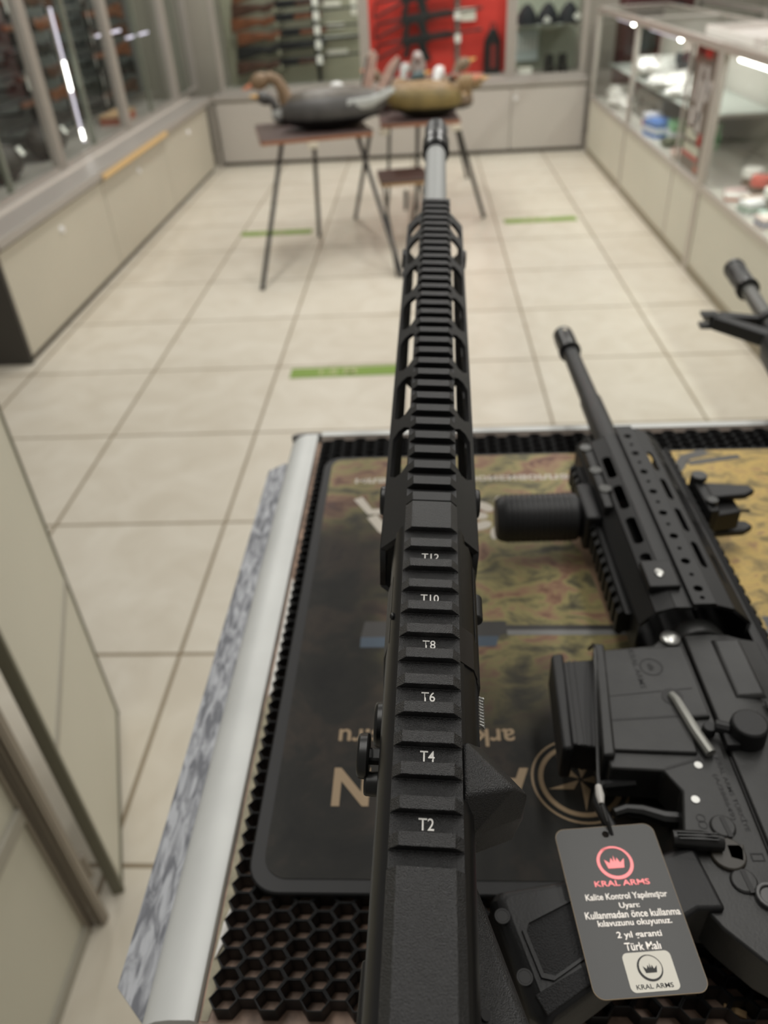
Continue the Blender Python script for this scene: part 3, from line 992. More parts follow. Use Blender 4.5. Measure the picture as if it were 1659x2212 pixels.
# tray and price rail on the counter top
t = thing('display_tray', 'wide white tray lying on top of the glass counters', 'tray', (1.52, 4.05, 1.121))
finish('tray', G().box((0, 0, 0), (0.36, 0.84, 0.012)).box((0, 0, 0.012), (0.012, 0.84, 0.04)).box((0.348, 0, 0.012), (0.36, 0.84, 0.04)).box((0.012, 0, 0.012), (0.348, 0.012, 0.04)).box((0.012, 0.828, 0.012), (0.348, 0.84, 0.04)), mat('white_tray', (214, 208, 202), 0.45), t, bevel=0.003)
finish('card_rail', G().box((-0.006, 0.10, 0.0), (-0.0005, 0.8, 0.035)), WHITE, t, smooth=False)
# what stands beyond the counters
BK = mat('black_gear', (22, 21, 21), 0.6)
t = thing('rear_shelving', 'dark shelving of black gear beyond the glass counters', 'shelving', (3.3, 4.2, 0))
finish('back_panel', G().box((0.38, 0, 0), (0.40, 3.2, 1.9)), BK, t, smooth=False)
for z in (0.05, 0.55, 1.02, 1.45):
    finish('shelf_board', G().box((0, 0, z), (0.38, 3.2, z + 0.025)), BK, t, smooth=False)
for yy in (0.0, 1.55, 3.17):
    finish('side_panel', G().box((0, yy, 0), (0.38, yy + 0.03, 1.9)), BK, t, smooth=False)
SHM = [mat('grey_footwear', (132, 122, 116), 0.6), mat('dark_footwear', (48, 42, 40), 0.6)]
for k in range(9):
    y = 4.42 + 0.32 * k
    t = thing('dark_shoe', 'shoe on the dark shelving beyond the counters, %s along the row' % names[k], 'shoe', (3.42, y, 1.045), (0, 0, math.pi / 2), 'shoes on the dark shelving')
    finish('upper', G().ell((0, 0.0, 0.055), (0.05, 0.13, 0.05), zmin=-0.8).ell((0, 0.06, 0.09), (0.042, 0.06, 0.06), zmin=-0.8), SHM[k % 2], t)
    finish('sole', G().prism([(a * 0.052, b * 0.135) for a, b in circ(0, 0, 1, 16)], 'z', 0, 0.018), WHITE if k % 2 == 0 else BK, t)
t = thing('far_counter', 'glass counter with green goods behind the far glass counter', 'counter', (2.45, 6.6, 0))
finish('body', G().box((0, 0, 0.03), (0.55, 1.6, 0.5)), LAM_P, t, smooth=False)
finish('glass_box', G().box((0.01, 0.01, 0.5), (0.014, 1.59, 1.08)).box((0.01, 0.01, 0.5), (0.54, 0.014, 1.08)).box((0.01, 0.01, 1.08), (0.54, 1.59, 1.086)), GLASS, t, smooth=False)
for xx in (0.0, 0.52):
    for yy in (0.0, 1.57):
        finish('post', G().box((xx, yy, 0), (xx + 0.03, yy + 0.03, 1.1)), ALU, t, smooth=False)
    finish('top_rail', G().box((xx, 0.03, 1.075), (xx + 0.03, 1.57, 1.105)), ALU, t, smooth=False)
finish('goods', G().box((0.1, 0.2, 0.5), (0.45, 0.7, 0.62)).box((0.1, 0.9, 0.5), (0.4, 1.4, 0.7)), mat('green_print'), t, smooth=False)
t = thing('gear_bag', 'dark red and black bag behind the far glass counter', 'bag', (2.9, 8.1, 0.9))
t.location = (2.08, 8.2, 0)
finish('body', G().box((-0.3, -0.15, 0), (0.3, 0.15, 1.16)), mat('dark_red_bag', (70, 30, 28), 0.6), t, bevel=0.03)
finish('pocket', G().box((-0.2, -0.19, 0.75), (0.2, -0.152, 1.1)), BK, t, bevel=0.015)

# ================================================================== tray tables and stool
def tray_table(lab, loc, rz, W, D, Ht, clips, legs):
    t = thing('folding_table', lab, 'table', loc, (0, 0, rz), 'folding tables with decoys')
    finish('tabletop', G().prism(rrect(0, 0, W, D, 0.02), 'z', Ht - 0.002, Ht), TABLETOP, t, smooth=False)
    finish('edge_band', G().prism(rrect(-0.001, -0.001, W + 0.001, D + 0.001, 0.02), 'z', Ht - 0.022, Ht - 0.002), EDGE, t, bevel=0.002)
    mi = (Matrix.Translation(loc) @ Matrix.Rotation(rz, 4, 'Z')).inverted()
    for foot, top in legs:
        f, p = mi @ Vector(foot), mi @ Vector(top)
        finish('leg', G().tube([f + Vector((0, 0, 0.004)), f.lerp(p, 0.5), p], 0.0135, 10), LEGM, t)
    for cx in clips:
        finish('leg_clip', G().box((cx - 0.03, -0.006, Ht - 0.06), (cx + 0.03, 0.035, Ht - 0.0225)), CLIP, t, bevel=0.006)
    return t


T1Z, T2Z = 0.72, 0.70
T1A, T2A = math.radians(13), math.radians(4)
tray_table('brown folding table carrying the grey goose decoy', (-0.935, 4.76, 0), T1A, 0.66, 0.62, T1Z, (0.30,),
           (((-0.959, 4.353, 0), (-0.835, 4.93, T1Z - 0.022)), ((-0.734, 5.391, 0), (-0.655, 5.00, T1Z - 0.022)),
            ((-0.138, 4.476, 0), (-0.415, 5.16, T1Z - 0.022)), ((-0.51, 5.795, 0), (-0.32, 5.12, T1Z - 0.022))))
tray_table('brown folding table carrying the olive goose shell and the small decoys', (-0.265, 5.25, 0), T2A, 0.50, 1.15, T2Z, (0.02, 0.47),
           (((0.419, 5.675, 0), (0.21, 5.42, T2Z - 0.022)), ((-0.06, 5.95, 0), (-0.035, 5.55, T2Z - 0.022)),
            ((0.36, 6.9, 0), (0.20, 6.3, T2Z - 0.022)), ((-0.30, 6.8, 0), (-0.24, 6.25, T2Z - 0.022))))
t = thing('folding_stool', 'small brown folding stool between the tables, behind the rifle muzzle', 'stool', (-0.275, 5.10, 0), (0, 0, math.radians(7)))
finish('seat', G().prism(rrect(0, 0, 0.31, 0.34, 0.02), 'z', 0.385, 0.40), TABLETOP, t, smooth=False)
finish('edge_band', G().prism(rrect(-0.001, -0.001, 0.311, 0.341, 0.02), 'z', 0.368, 0.385), mat('yellowish_wood_edge', (176, 140, 96), 0.5), t, bevel=0.002)
for xo, xi in ((0.03, 0.06), (0.28, 0.25)):
    finish('leg', G().tube([(xo, -0.62, 0.004), (xo, 0.28, 0.368)], 0.009, 8), LEGM, t)
    finish('leg', G().tube([(xi, 0.50, 0.004), (xi, 0.05, 0.368)], 0.009, 8), LEGM, t)
finish('hinge', G().cyl((0.16, 0.02, 0.33), (0.16, 0.08, 0.20), 0.012, 0.010, 8), LEGM, t)

# ================================================================== decoys
def decoy(name, lab, cat, loc, rz, L, Wd, Hh, mats, neck=None, bill=None, group=None, tilt=0.0, base=True, wing=True, tailm=None):
    """body along +x (head end), resting on z = 0"""
    t = thing(name, lab, cat, loc, (0, tilt, rz), group)
    body, back, under, headm, billm = mats
    N = 20
    prof = ((-0.50, 0.10, 0.62, 0.70), (-0.46, 0.30, 0.48, 0.80), (-0.36, 0.66, 0.24, 0.90), (-0.18, 0.92, 0.06, 0.99), (0.05, 1.0, 0.0, 1.0), (0.26, 0.90, 0.02, 0.96), (0.42, 0.60, 0.12, 0.84), (0.50, 0.22, 0.30, 0.66))

    def rings(z0f, z1f, grow=1.0):
        out = []
        for (xx, wf, lo, hi) in prof:
            lo_, hi_ = lo * Hh, hi * Hh
            r = []
            for j in range(N):
                a = 2 * math.pi * j / N
                c, s = math.cos(a), math.sin(a)
                zz = (lo_ + hi_) / 2 + (hi_ - lo_) / 2 * math.copysign(abs(s) ** 0.8, s)
                zz = min(max(zz, z0f * Hh), z1f * Hh)
                r.append((xx * L, Wd / 2 * wf * c * grow, zz))
            out.append(r)
        return out
    finish('body', G().loft(rings(0.12, 2)), body, t)
    if base:
        finish('keel', G().loft(rings(0.0, 0.3, 1.012)), under, t)
    # back shell
    g = G()
    rr = []
    for (xx, wf, lo, hi) in prof[1:7]:
        hi_ = hi * Hh
        r = []
        for j in range(N):
            a = math.pi * j / (N - 1)
            r.append((xx * L * 0.98, Wd / 2 * wf * 0.80 * math.cos(a), hi_ * (0.74 + 0.285 * math.sin(a))))
        rr.append(r)
    g._faces(rr, caps=False, closed=False)
    ob = finish('back_feathers', g, back, t)
    md = ob.modifiers.new('thick', 'SOLIDIFY')
    md.thickness = 0.006
    md.offset = 0
    if wing:
        for s in (-1, 1):
            finish('wing_tip', G().loft([[(-0.12 * L + 0.002 * c, s * Wd * (0.43 + 0.03 * c), Hh * (0.60 + 0.16 * q)) for c, q in circ(0, 0, 1, 12)],
                                         [(-0.34 * L, s * Wd * (0.36 + 0.04 * c), Hh * (0.66 + 0.14 * q)) for c, q in circ(0, 0, 1, 12)],
                                         [(-0.56 * L, s * Wd * (0.12 + 0.03 * c), Hh * (0.86 + 0.05 * q)) for c, q in circ(0, 0, 1, 12)]]), tailm or back, t)
    if neck:
        pts, rad = neck
        hd = finish('neck', G().tube(pts, rad, 14), headm, t)
        p = Vector(pts[-1])
        d = (Vector(pts[-1]) - Vector(pts[-2])).normalized()
        hr = rad[-1] * 1.5
        finish('head', G().ell(p + d * hr * 0.5, (hr * 1.35, hr * 0.95, hr), (0, -math.asin(max(-1, min(1, d.z))), math.atan2(d.y, d.x))), headm, t)
        q = p + d * hr * 1.5
        finish('bill', G().loft([[q + Vector((0, hr * 0.5 * c, hr * 0.45 * s)) for c, s in circ(0, 0, 1, 10)],
                                 [q + d * hr * 0.9 + Vector((0, hr * 0.42 * c, hr * 0.22 * s - hr * 0.1)) for c, s in circ(0, 0, 1, 10)],
                                 [q + d * hr * 1.4 + Vector((0, hr * 0.25 * c, hr * 0.12 * s - hr * 0.15)) for c, s in circ(0, 0, 1, 10)]]), billm, t)
    return t


GB = mat('goose_grey', (84, 82, 80), 0.45, var=0.25, vscale=14)
GBR = mat('goose_brown', (128, 104, 78), 0.55, var=0.3, vscale=40)
GBK = mat('goose_back', (98, 92, 84), 0.5, var=0.35, vscale=35)
KEEL = mat('black_keel', (18, 17, 17), 0.5)
PINKB = mat('pinkish_bill', (208, 132, 100), 0.45)
PALE = mat('pale_grey_plumage', (182, 184, 180), 0.5, var=0.1, vscale=20)
OLIVE = mat('olive_tan_plumage', (126, 108, 62), 0.55, var=0.35, vscale=9)
TANB = mat('tan_feathers', (150, 124, 88), 0.55, var=0.45, vscale=55)
CAMOB = mat('mottled_feathers', (132, 112, 90), 0.6, var=0.6, vscale=60)
TEAL = mat('drake_teal_head', (62, 82, 84), 0.35)
ORANGE = mat('orange_bill', (196, 152, 84), 0.45)
WHP = mat('white_plumage', (226, 226, 224), 0.5)
DKO = mat('dark_olive_keel', (42, 40, 26), 0.55)

# big goose: head towards the gun wall
decoy('goose_decoy', 'big grey goose decoy with a brown neck and pinkish bill, on the near table', 'decoy', (-0.525, 5.10, T1Z), math.pi + 0.10, 0.64, 0.30, 0.215,
      (GB, GBK, KEEL, GBR, PINKB), ([(0.24, 0, 0.11), (0.285, 0, 0.165), (0.30, 0, 0.225), (0.325, 0, 0.27), (0.365, 0, 0.29), (0.405, 0, 0.278)], [0.056, 0.044, 0.036, 0.032, 0.031, 0.030]),
      tailm=PALE)
decoy('mallard_decoy', 'pale necked duck decoy with an orange bill, behind the goose', 'decoy', (-0.80, 5.34, T1Z), math.pi + 0.3, 0.30, 0.15, 0.12,
      (PALE, GBK, KEEL, GB, ORANGE), ([(0.11, 0, 0.07), (0.13, 0, 0.12), (0.145, 0, 0.145), (0.165, 0, 0.15)], [0.032, 0.026, 0.024, 0.026]), wing=False)
T2o = Vector((-0.265, 5.25, T2Z))
decoy('goose_decoy', 'olive tan goose shell decoy on the second table', 'decoy', (-0.005, 5.46, T2Z), 0.03, 0.50, 0.27, 0.20,
      (OLIVE, TANB, DKO, TANB, PINKB), ([(0.17, 0, 0.11), (0.215, 0, 0.14), (0.238, 0, 0.165), (0.25, 0, 0.17)], [0.055, 0.042, 0.036, 0.032]), wing=False)
small = [
    ('mallard_decoy', 'drake mallard decoy with a dark teal head and orange bill, between the two tables', (-0.20, 5.80, T2Z), 0.2, (GB, GBK, KEEL, TEAL, ORANGE), 0.30),
    ('duck_decoy', 'lavender grey duck decoy just behind the teal headed drake', (-0.17, 6.06, T2Z), 2.9, (mat('lavender_grey', (176, 160, 160), 0.5), CAMOB, KEEL, CAMOB, PINKB), 0.30),
    ('duck_decoy', 'tan duck decoy with a white head in the middle of the second table', (0.05, 5.86, T2Z), 1.2, (TANB, CAMOB, KEEL, WHP, PINKB), 0.30),
    ('duck_decoy', 'white breasted duck decoy behind the olive shell', (0.20, 5.96, T2Z), -1.5, (WHP, CAMOB, KEEL, GB, PINKB), 0.28),
    ('duck_decoy', 'mottled brown duck decoy at the far corner of the second table', (0.12, 6.24, T2Z), 0.4, (CAMOB, CAMOB, KEEL, CAMOB, ORANGE), 0.32),
    ('duck_decoy', 'mottled duck decoy with an orange bill at the open end of the second table', (0.20, 5.69, T2Z), -0.1, (CAMOB, TANB, KEEL, TANB, ORANGE), 0.26),
    ('duck_decoy', 'mottled duck decoy with a pale head at the rear of the second table', (-0.17, 6.30, T2Z), 1.3, (CAMOB, TANB, KEEL, PALE, PINKB), 0.28),
]
for nm, lab, loc, rz, ms, L in small:
    decoy(nm, lab, 'decoy', loc, rz, L, L * 0.5, L * 0.42, ms,
          ([(L * 0.34, 0, L * 0.25), (L * 0.40, 0, L * 0.42), (L * 0.44, 0, L * 0.55), (L * 0.52, 0, L * 0.58)], [L * 0.12, L * 0.09, L * 0.085, L * 0.09]), wing=False)
# standing pigeon decoy
t = thing('pigeon_decoy', 'small grey pigeon decoy perched above the other decoys, before the red display', 'decoy', (-0.03, 6.26, T2Z))
finish('stand', G().cyl((0, 0, 0), (0, 0, 0.13), 0.02, 0.012, 10), KEEL, t)
finish('body', G().ell((0, 0, 0.19), (0.06, 0.10, 0.07), (0.5, 0, 0)), mat('pigeon_grey', (140, 126, 118), 0.5), t)
finish('head', G().ell((0, -0.06, 0.265), (0.034, 0.038, 0.036)), mat('pigeon_pale', (186, 176, 172), 0.5), t)
finish('bill', G().cyl((0, -0.095, 0.262), (0, -0.125, 0.255), 0.009, 0.002, 8), mat('dark_red', (120, 38, 34)), t)
# spread-wing decoy
t = thing('flying_decoy', 'spread winged duck decoy with two upright pale pink feathered wings', 'decoy', (-0.40, 5.52, T1Z), (0, 0, 0.2))
t.location = (-0.42, 5.36, T1Z)
finish('body', G().ell((0, 0, 0.085), (0.14, 0.07, 0.075)), mat('cream_plumage', (208, 194, 168), 0.5), t)
finish('stand', G().cyl((0, 0, 0.0), (0, 0, 0.04), 0.05, 0.03, 14), KEEL, t)
finish('head', G().ell((-0.11, 0.0, 0.185), (0.045, 0.032, 0.034)), WHP, t)
finish('neck', G().tube([(-0.08, 0, 0.11), (-0.10, 0, 0.15), (-0.105, 0, 0.18)], [0.034, 0.028, 0.026], 10), WHP, t)
WNG = mat('pale_pink_wing', (196, 164, 150), 0.55, var=0.3, vscale=40)
finish('wing', G().prism([(0.02, 0.10), (0.10, 0.10), (0.16, 0.34), (0.13, 0.37), (0.09, 0.33)], 'y', 0.03, 0.042), WNG, t, bevel=0.004)
finish('wing', G().prism([(0.08, 0.09), (0.16, 0.10), (0.285, 0.31), (0.27, 0.335), (0.21, 0.29)], 'y', -0.045, -0.033), WNG, t, bevel=0.004)
finish('wing_edge', G().prism([(0.02, 0.10), (0.03, 0.095), (0.10, 0.335), (0.088, 0.335)], 'y', 0.022, 0.0295).prism([(0.15, 0.10), (0.165, 0.10), (0.295, 0.305), (0.284, 0.318)], 'y', -0.052, -0.0455), GB, t)

# ================================================================== staff counter and open gate on the near side
t = thing('counter_gate', 'open pale laminate gate hanging on the staff counter', 'gate', (-0.664, 0.790, 0), (0, 0, math.atan2(0.455, -0.159)))
Lg = 0.49
finish('base_panel', G().box((0.012, -0.012, 0.02), (Lg - 0.004, 0.004, 0.448)), LAM_P, t, smooth=False)
finish('upper_panel', G().box((0.012, -0.012, 0.468), (Lg - 0.004, 0.004, 1.08)), LAM_P, t, smooth=False)
finish('middle_rail', G().box((0.01, -0.0145, 0.448), (Lg - 0.004, 0.006, 0.468)), mat('pale_rail', (168, 164, 152), 0.5, 0.2), t, bevel=0.002)
for a, b in ((0.0, 0.012), (Lg - 0.004, Lg + 0.004)):
    finish('edge_profile', G().box((a, -0.016, 0.0), (b, 0.008, 1.10)), mat('green_grey_profile', (116, 114, 98), 0.5, 0.2), t, bevel=0.002)
finish('bottom_rail', G().box((0.012, -0.014, 0.0), (Lg - 0.004, 0.006, 0.02)), mat('green_grey_profile'), t, smooth=False)
finish('top_rail', G().box((0.012, -0.016, 1.08), (Lg - 0.004, 0.008, 1.10)), ALU, t, smooth=False)

t = thing('staff_counter', 'pale laminate staff counter with a dark slotted corner post', 'counter', (-0.695, 0.735, 0))
BRN = mat('brown_slot', (66, 58, 48), 0.5)
finish('base_panel', G().box((-0.02, -1.2, 0.03), (-0.004, -0.024, 0.395)), LAM_P, t, smooth=False)
finish('upper_panel', G().box((-0.02, -1.2, 0.43), (-0.004, -0.024, 1.08)), LAM_P, t, smooth=False)
finish('middle_rail', G().box((-0.022, -1.2, 0.395), (0.006, -0.024, 0.43)), mat('pale_rail'), t, bevel=0.003)
finish('bottom_rail', G().box((-0.02, -1.2, 0.0), (0.004, -0.024, 0.03)), mat('pale_rail'), t, smooth=False)
finish('corner_post', G().box((-0.030, -0.024, 0), (-0.004, 0.004, 1.10)).box((-0.004, -0.024, 0), (0.004, -0.016, 1.10)).box((-0.004, -0.011, 0), (0.006, -0.003, 1.10)).box((-0.030, 0.004, 0), (-0.022, 0.03, 1.10)), mat('brown_grey_post', (152, 143, 130), 0.45, 0.15), t, bevel=0.0015)
finish('post_rib', G().box((0.0065, -0.004, 0), (0.030, 0.012, 1.10)).box((0.012, -0.010, 0), (0.016, -0.0041, 1.10)).box((0.024, -0.010, 0), (0.028, -0.0041, 1.10)), mat('brown_grey_post'), t, bevel=0.0015)
finish('slot', G().box((-0.0039, -0.016, 0), (-0.001, -0.011, 1.10)).box((-0.0039, -0.003, 0), (-0.002, 0.004, 1.10)), BRN, t, smooth=False)
finish('top_board', G().box((-0.55, -1.2, 1.10), (0.01, 0.03, 1.12)), ALU, t, smooth=False)
finish('back_panel', G().box((-0.55, -1.2, 0.0), (-0.53, 0.03, 1.10)), LAM_P, t, smooth=False)
for z in (0.12, 0.85):
    t2 = finish('hinge', G().cyl((0.016, 0.03, z), (0.016, 0.03, z + 0.07), 0.008, 0.008, 12).box((-0.012, 0.026, z + 0.01), (0.016, 0.033, z + 0.06)), mat('brown_grey_post'), t, smooth=True)

# ================================================================== the front counter
TZ = 1.1280
FX0, FX1, FY0, FY1 = -0.145, 0.63, 0.148, 0.706
BOARD = mat('stained_brown_board', (186, 156, 136), 0.5, var=0.55, vscale=90)
t = thing('display_counter', 'front counter with pale aluminium edging, under the rubber mats and rifles', 'counter', (0, 0, 0))
finish('top_board', G().box((FX0 + 0.028, FY0, TZ - 0.018), (FX1, FY1 - 0.012, TZ)), BOARD, t, smooth=False)
finish('body', G().box((FX0 + 0.03, FY0 + 0.02, 0.08), (FX1, FY1 - 0.03, TZ - 0.018)), LAM_P, t, smooth=False)
finish('plinth', G().box((FX0 + 0.05, FY0 + 0.05, 0), (FX1 - 0.02, FY1 - 0.06, 0.08)), PLINTH, t, smooth=False)
# side edging: rounded aluminium profile
prof = [(-0.1175, TZ - 0.02), (-0.1175, TZ + 0.0060), (-0.1195, TZ + 0.0070), (-0.130, TZ + 0.0065), (-0.137, TZ + 0.0045), (-0.142, TZ + 0.0005), (-0.1455, TZ - 0.003), (-0.147, TZ - 0.009), (-0.147, TZ - 0.04), (-0.13, TZ - 0.04), (-0.13, TZ - 0.02)]
finish('side_edging', G().prism(prof, 'y', FY0, FY1 - 0.006), ALU_W, t)
finish('side_flange', G().prism([(-0.1468, 0.151), (-0.1655, 0.168), (-0.1655, 0.655), (-0.152, 0.668), (-0.1468, 0.668)], 'z', TZ - 0.013, TZ - 0.009), ALU_SCUFF, t, smooth=False)
finish('back_edging', G().prism([(FY1 - 0.0115, TZ - 0.03), (FY1 - 0.0115, TZ + 0.0080), (FY1 - 0.003, TZ + 0.0080), (FY1, TZ + 0.0050), (FY1, TZ - 0.03)], 'x', -0.113, FX1), ALU_W, t, smooth=False)
finish('corner_cap', G().prism([(-0.1465, FY1 - 0.0058), (-0.1135, FY1 - 0.0058), (-0.1135, FY1), (-0.134, FY1), (-0.141, FY1 - 0.001)], 'z', TZ - 0.03, TZ + 0.006), mat('grey_cap', (126, 124, 122), 0.5), t, bevel=0.001)
finish('front_edging', G().box((FX0 + 0.0285, FY0 - 0.004, TZ - 0.03), (FX1, FY0 - 0.0002, TZ + 0.004)), mat('worn_front_edge', (150, 140, 126), 0.5, 0.2, var=0.5, vscale=80), t, smooth=False)
# torn paper between edging and mat
tp = thing('paper_strip', 'torn white paper strip stuck between the aluminium edging and the rubber mat', 'paper', (-0.1155, 0.36, TZ + 0.0002))
g = G()
rr = random.Random(3)
e = []
for k in range(25):
    y = -0.01 + 0.125 * k / 24
    e.append((0.0078 * math.sin(math.pi * k / 24) ** 0.7 + rr.uniform(-.0006, .0006) + 0.0005, y))
g.prism([(0.0, 0.115), (0.0, -0.01)] + e, 'z', 0, 0.0008)
finish('sheet', g, WHITE, tp, smooth=False)
tp2 = thing('paper_scrap', 'small crumpled white paper scrap near the near end of the edging', 'paper', (-0.113, 0.190, TZ + 0.0002))
finish('scrap', G().prism([(-0.002, -0.012), (0.001, -0.004), (0.0035, 0.006), (0.0015, 0.016), (-0.001, 0.006)], 'z', 0, 0.002), WHITE, tp2, smooth=False)
stn = thing('adhesive_strip', 'stained cream strip of old adhesive beside the aluminium edging', 'strip', (-0.1160, FY0 + 0.002, TZ + 0.0001))
e = [(0.0042 + rr.uniform(-.0008, .0008), 0.2 * k / 30) for k in range(31)]
finish('film', G().prism([(0, 0.2), (0, 0)] + e, 'z', 0, 0.0004), mat('stained_cream', (176, 168, 142), 0.5, var=0.35, vscale=120), stn, smooth=False)

# ------------------------------------------------------------------ honeycomb mat
RUB = mat('black_rubber', (23, 23, 24), 0.48, spec=0.4)
MX0, MX1, MY0, MY1 = -0.1115, 0.60, FY0 + 0.003, 0.6815
PX0, PX1, PY0, PY1 = -0.0945, 0.52, 0.2125, 0.634
cs, pitch = 0.0111, 0.0094
HT = 0.0115
t = thing('honeycomb_mat', 'black honeycomb rubber mat covering the front counter', 'mat', (0, 0, TZ + 0.0003))
g = G()
bm = g.bm
s = cs / 1.5
ysc = pitch / (math.sqrt(3) * s)
wall = 0.00085
nc = int((MX1 - MX0) / cs) + 1
nr = int((MY1 - MY0) / pitch) + 1


def hexpts(cx, cy, k):
    return [(cx + (s - k) * math.cos(math.pi / 3 * i), cy + (s - k) * ysc * math.sin(math.pi / 3 * i)) for i in range(6)]


for i in range(nc):
    for j in range(nr):
        cx = MX0 + s + i * cs
        cy = MY0 + pitch * 0.5 + j * pitch + (pitch / 2 if i % 2 else 0)
        if cy + pitch * 0.5 > MY1 + 0.003:
            continue
        if PX0 + 0.014 < cx < PX1 - 0.014 and PY0 + 0.012 < cy < PY1 - 0.012:
            continue
        if cx > 0.60:
            continue
        rings = []
        for k, z in ((-0.0, 0.0), (-0.0, HT - 0.0006), (wall * 0.45, HT), (wall * 0.8, HT), (wall * 1.5, HT - 0.0010), (wall * 1.9, 0.0)):
            rings.append([bm.verts.new((x, y, z)) for x, y in hexpts(cx, cy, k)])
        for a, b in zip(rings, rings[1:]):
            for q in range(6):
                bm.faces.new((a[q], a[(q + 1) % 6], b[(q + 1) % 6], b[q]))
finish('cells', g, RUB, t, smooth=False)

# ------------------------------------------------------------------ printed mat
MZ0, MZ = TZ + HT + 0.0005, 1.1445


def print_mat():
    m = bpy.data.materials.new('woodland_print')
    m.use_nodes = True
    nt = m.node_tree
    b = nt.nodes['Principled BSDF']
    tc = nt.nodes.new('ShaderNodeTexCoord')

    def ramp(stops):
        r = nt.nodes.new('ShaderNodeValToRGB')
        els = r.color_ramp.elements
        while len(els) > 1:
            els.remove(els[-1])
        els[0].position = stops[0][0]
        els[0].color = (*lin(stops[0][1]), 1)
        for p, c in stops[1:]:
            e_ = els.new(p)
            e_.color = (*lin(c), 1)
        return r

    def noise(scale, det, dist=0.0, sc=(1, 1, 1)):
        mp = nt.nodes.new('ShaderNodeMapping')
        mp.inputs['Scale'].default_value = sc
        nt.links.new(tc.outputs['Object'], mp.inputs['Vector'])
        n = nt.nodes.new('ShaderNodeTexNoise')
        n.inputs['Scale'].default_value = scale
        n.inputs['Detail'].default_value = det
        n.inputs['Distortion'].default_value = dist
        n.inputs['Roughness'].default_value = 0.62
        nt.links.new(mp.outputs[0], n.inputs['Vector'])
        return n
    n1 = noise(48, 7, 0.7, (1, 1.5, 1))
    gold = ramp([(0.26, (78, 74, 62)), (0.36, (132, 118, 80)), (0.46, (178, 154, 100)), (0.56, (210, 180, 108)), (0.66, (172, 138, 100)), (0.76, (120, 114, 102))])
    nt.links.new(n1.outputs['Fac'], gold.inputs['Fac'])
    n2 = noise(34, 7, 0.5, (0.8, 1.3, 1))
    wood = ramp([(0.30, (58, 58, 54)), (0.42, (118, 112, 84)), (0.50, (162, 152, 104)), (0.57, (158, 126, 102)), (0.66, (112, 80, 70)), (0.74, (76, 80, 84))])
    nt.links.new(n2.outputs['Fac'], wood.inputs['Fac'])
    n3 = noise(20, 4, 0.4)
    dark = ramp([(0.32, (22, 22, 20)), (0.5, (34, 33, 29)), (0.62, (52, 45, 38)), (0.72, (32, 28, 27))])
    nt.links.new(n3.outputs['Fac'], dark.inputs['Fac'])
    n4 = noise(9, 3)
    sx = nt.nodes.new('ShaderNodeSeparateXYZ')
    nt.links.new(tc.outputs['Object'], sx.inputs[0])

    def math_(op, a, bb):
        q = nt.nodes.new('ShaderNodeMath')
        q.operation = op
        for i_, v in enumerate((a, bb)):
            if isinstance(v, (int, float)):
                q.inputs[i_].default_value = v
            else:
                nt.links.new(v, q.inputs[i_])
        return q.outputs[0]

    def mixc(fac, a, bb):
        mx = nt.nodes.new('ShaderNodeMix')
        mx.data_type = 'RGBA'
        nt.links.new(fac, mx.inputs[0])
        nt.links.new(a, mx.inputs[6])
        nt.links.new(bb, mx.inputs[7])
        return mx.outputs[2]

    def sstep(v, lo, hi):
        mr = nt.nodes.new('ShaderNodeMapRange')
        mr.interpolation_type = 'SMOOTHSTEP'
        mr.inputs[1].default_value = lo
        mr.inputs[2].default_value = hi
        nt.links.new(v, mr.inputs[0])
        return mr.outputs[0]
    jx = math_('ADD', sx.outputs[0], math_('MULTIPLY', math_('SUBTRACT', n4.outputs['Fac'], 0.5), 0.10))
    jy = math_('ADD', sx.outputs[1], math_('MULTIPLY', math_('SUBTRACT', n4.outputs['Fac'], 0.5), 0.10))
    # x: dark print at the edging side, woodland in the middle, golden leaves past the second rifle
    f_left = math_('MAXIMUM', sstep(jx, -0.06, 0.05), math_('MULTIPLY', sstep(jy, 0.48, 0.60), 0.75))
    f_near = sstep(jy, 0.30, 0.42)
    base = mixc(math_('MULTIPLY', f_left, f_near), dark.outputs['Color'], wood.outputs['Color'])
    f_gold = sstep(jx, 0.15, 0.21)
    col = mixc(math_('MULTIPLY', f_gold, f_near), base, gold.outputs['Color'])
    nt.links.new(col, b.inputs['Base Color'])
    b.inputs['Roughness'].default_value = 0.5
    b.inputs['Specular IOR Level'].default_value = 0.22
    return m


PRN = print_mat()
t = thing('printed_mat', 'printed rubber counter mat with a woodland picture and pale lettering', 'mat', (0, 0, MZ0))
th = MZ - MZ0
finish('border', G().prism(rrect(PX0 - 0.008, PY0 - 0.008, PX1 + 0.008, PY1 + 0.004, 0.018, 8), 'z', 0, th - 0.0004), RUB, t, bevel=0.001)
finish('picture', G().prism(rrect(PX0, PY0, PX1, PY1, 0.014, 8), 'z', th - 0.0003, th), PRN, t, smooth=False)
INK = mat('pale_ink', (206, 198, 184), 0.5)
INK_T = mat('tan_ink', (164, 140, 108), 0.5)
zt = th + 0.00015


def ink(nm, s_, cx, cy, wdt, hgt, m, bold=0.02, space=1.0):
    M_ = Matrix.Translation((cx, cy, zt)) @ Matrix.Rotation(math.pi, 4, 'Z')
    return finish(nm, G().mesh(text_fit(s_, wdt, hgt, 0, bold, space), M_), m, t, smooth=False)


ink('lettering', 'Тепловизионные прицелы', 0.034, 0.5945, 0.208, 0.0135, INK, 0.03)
ink('lettering', 'arkonoptics.ru', -0.0055, 0.3055, 0.110, 0.0175, INK_T, 0.015)
ink('lettering', 'ARKON', -0.003, 0.2685, 0.116, 0.0265, INK_T, 0.03, 1.08)


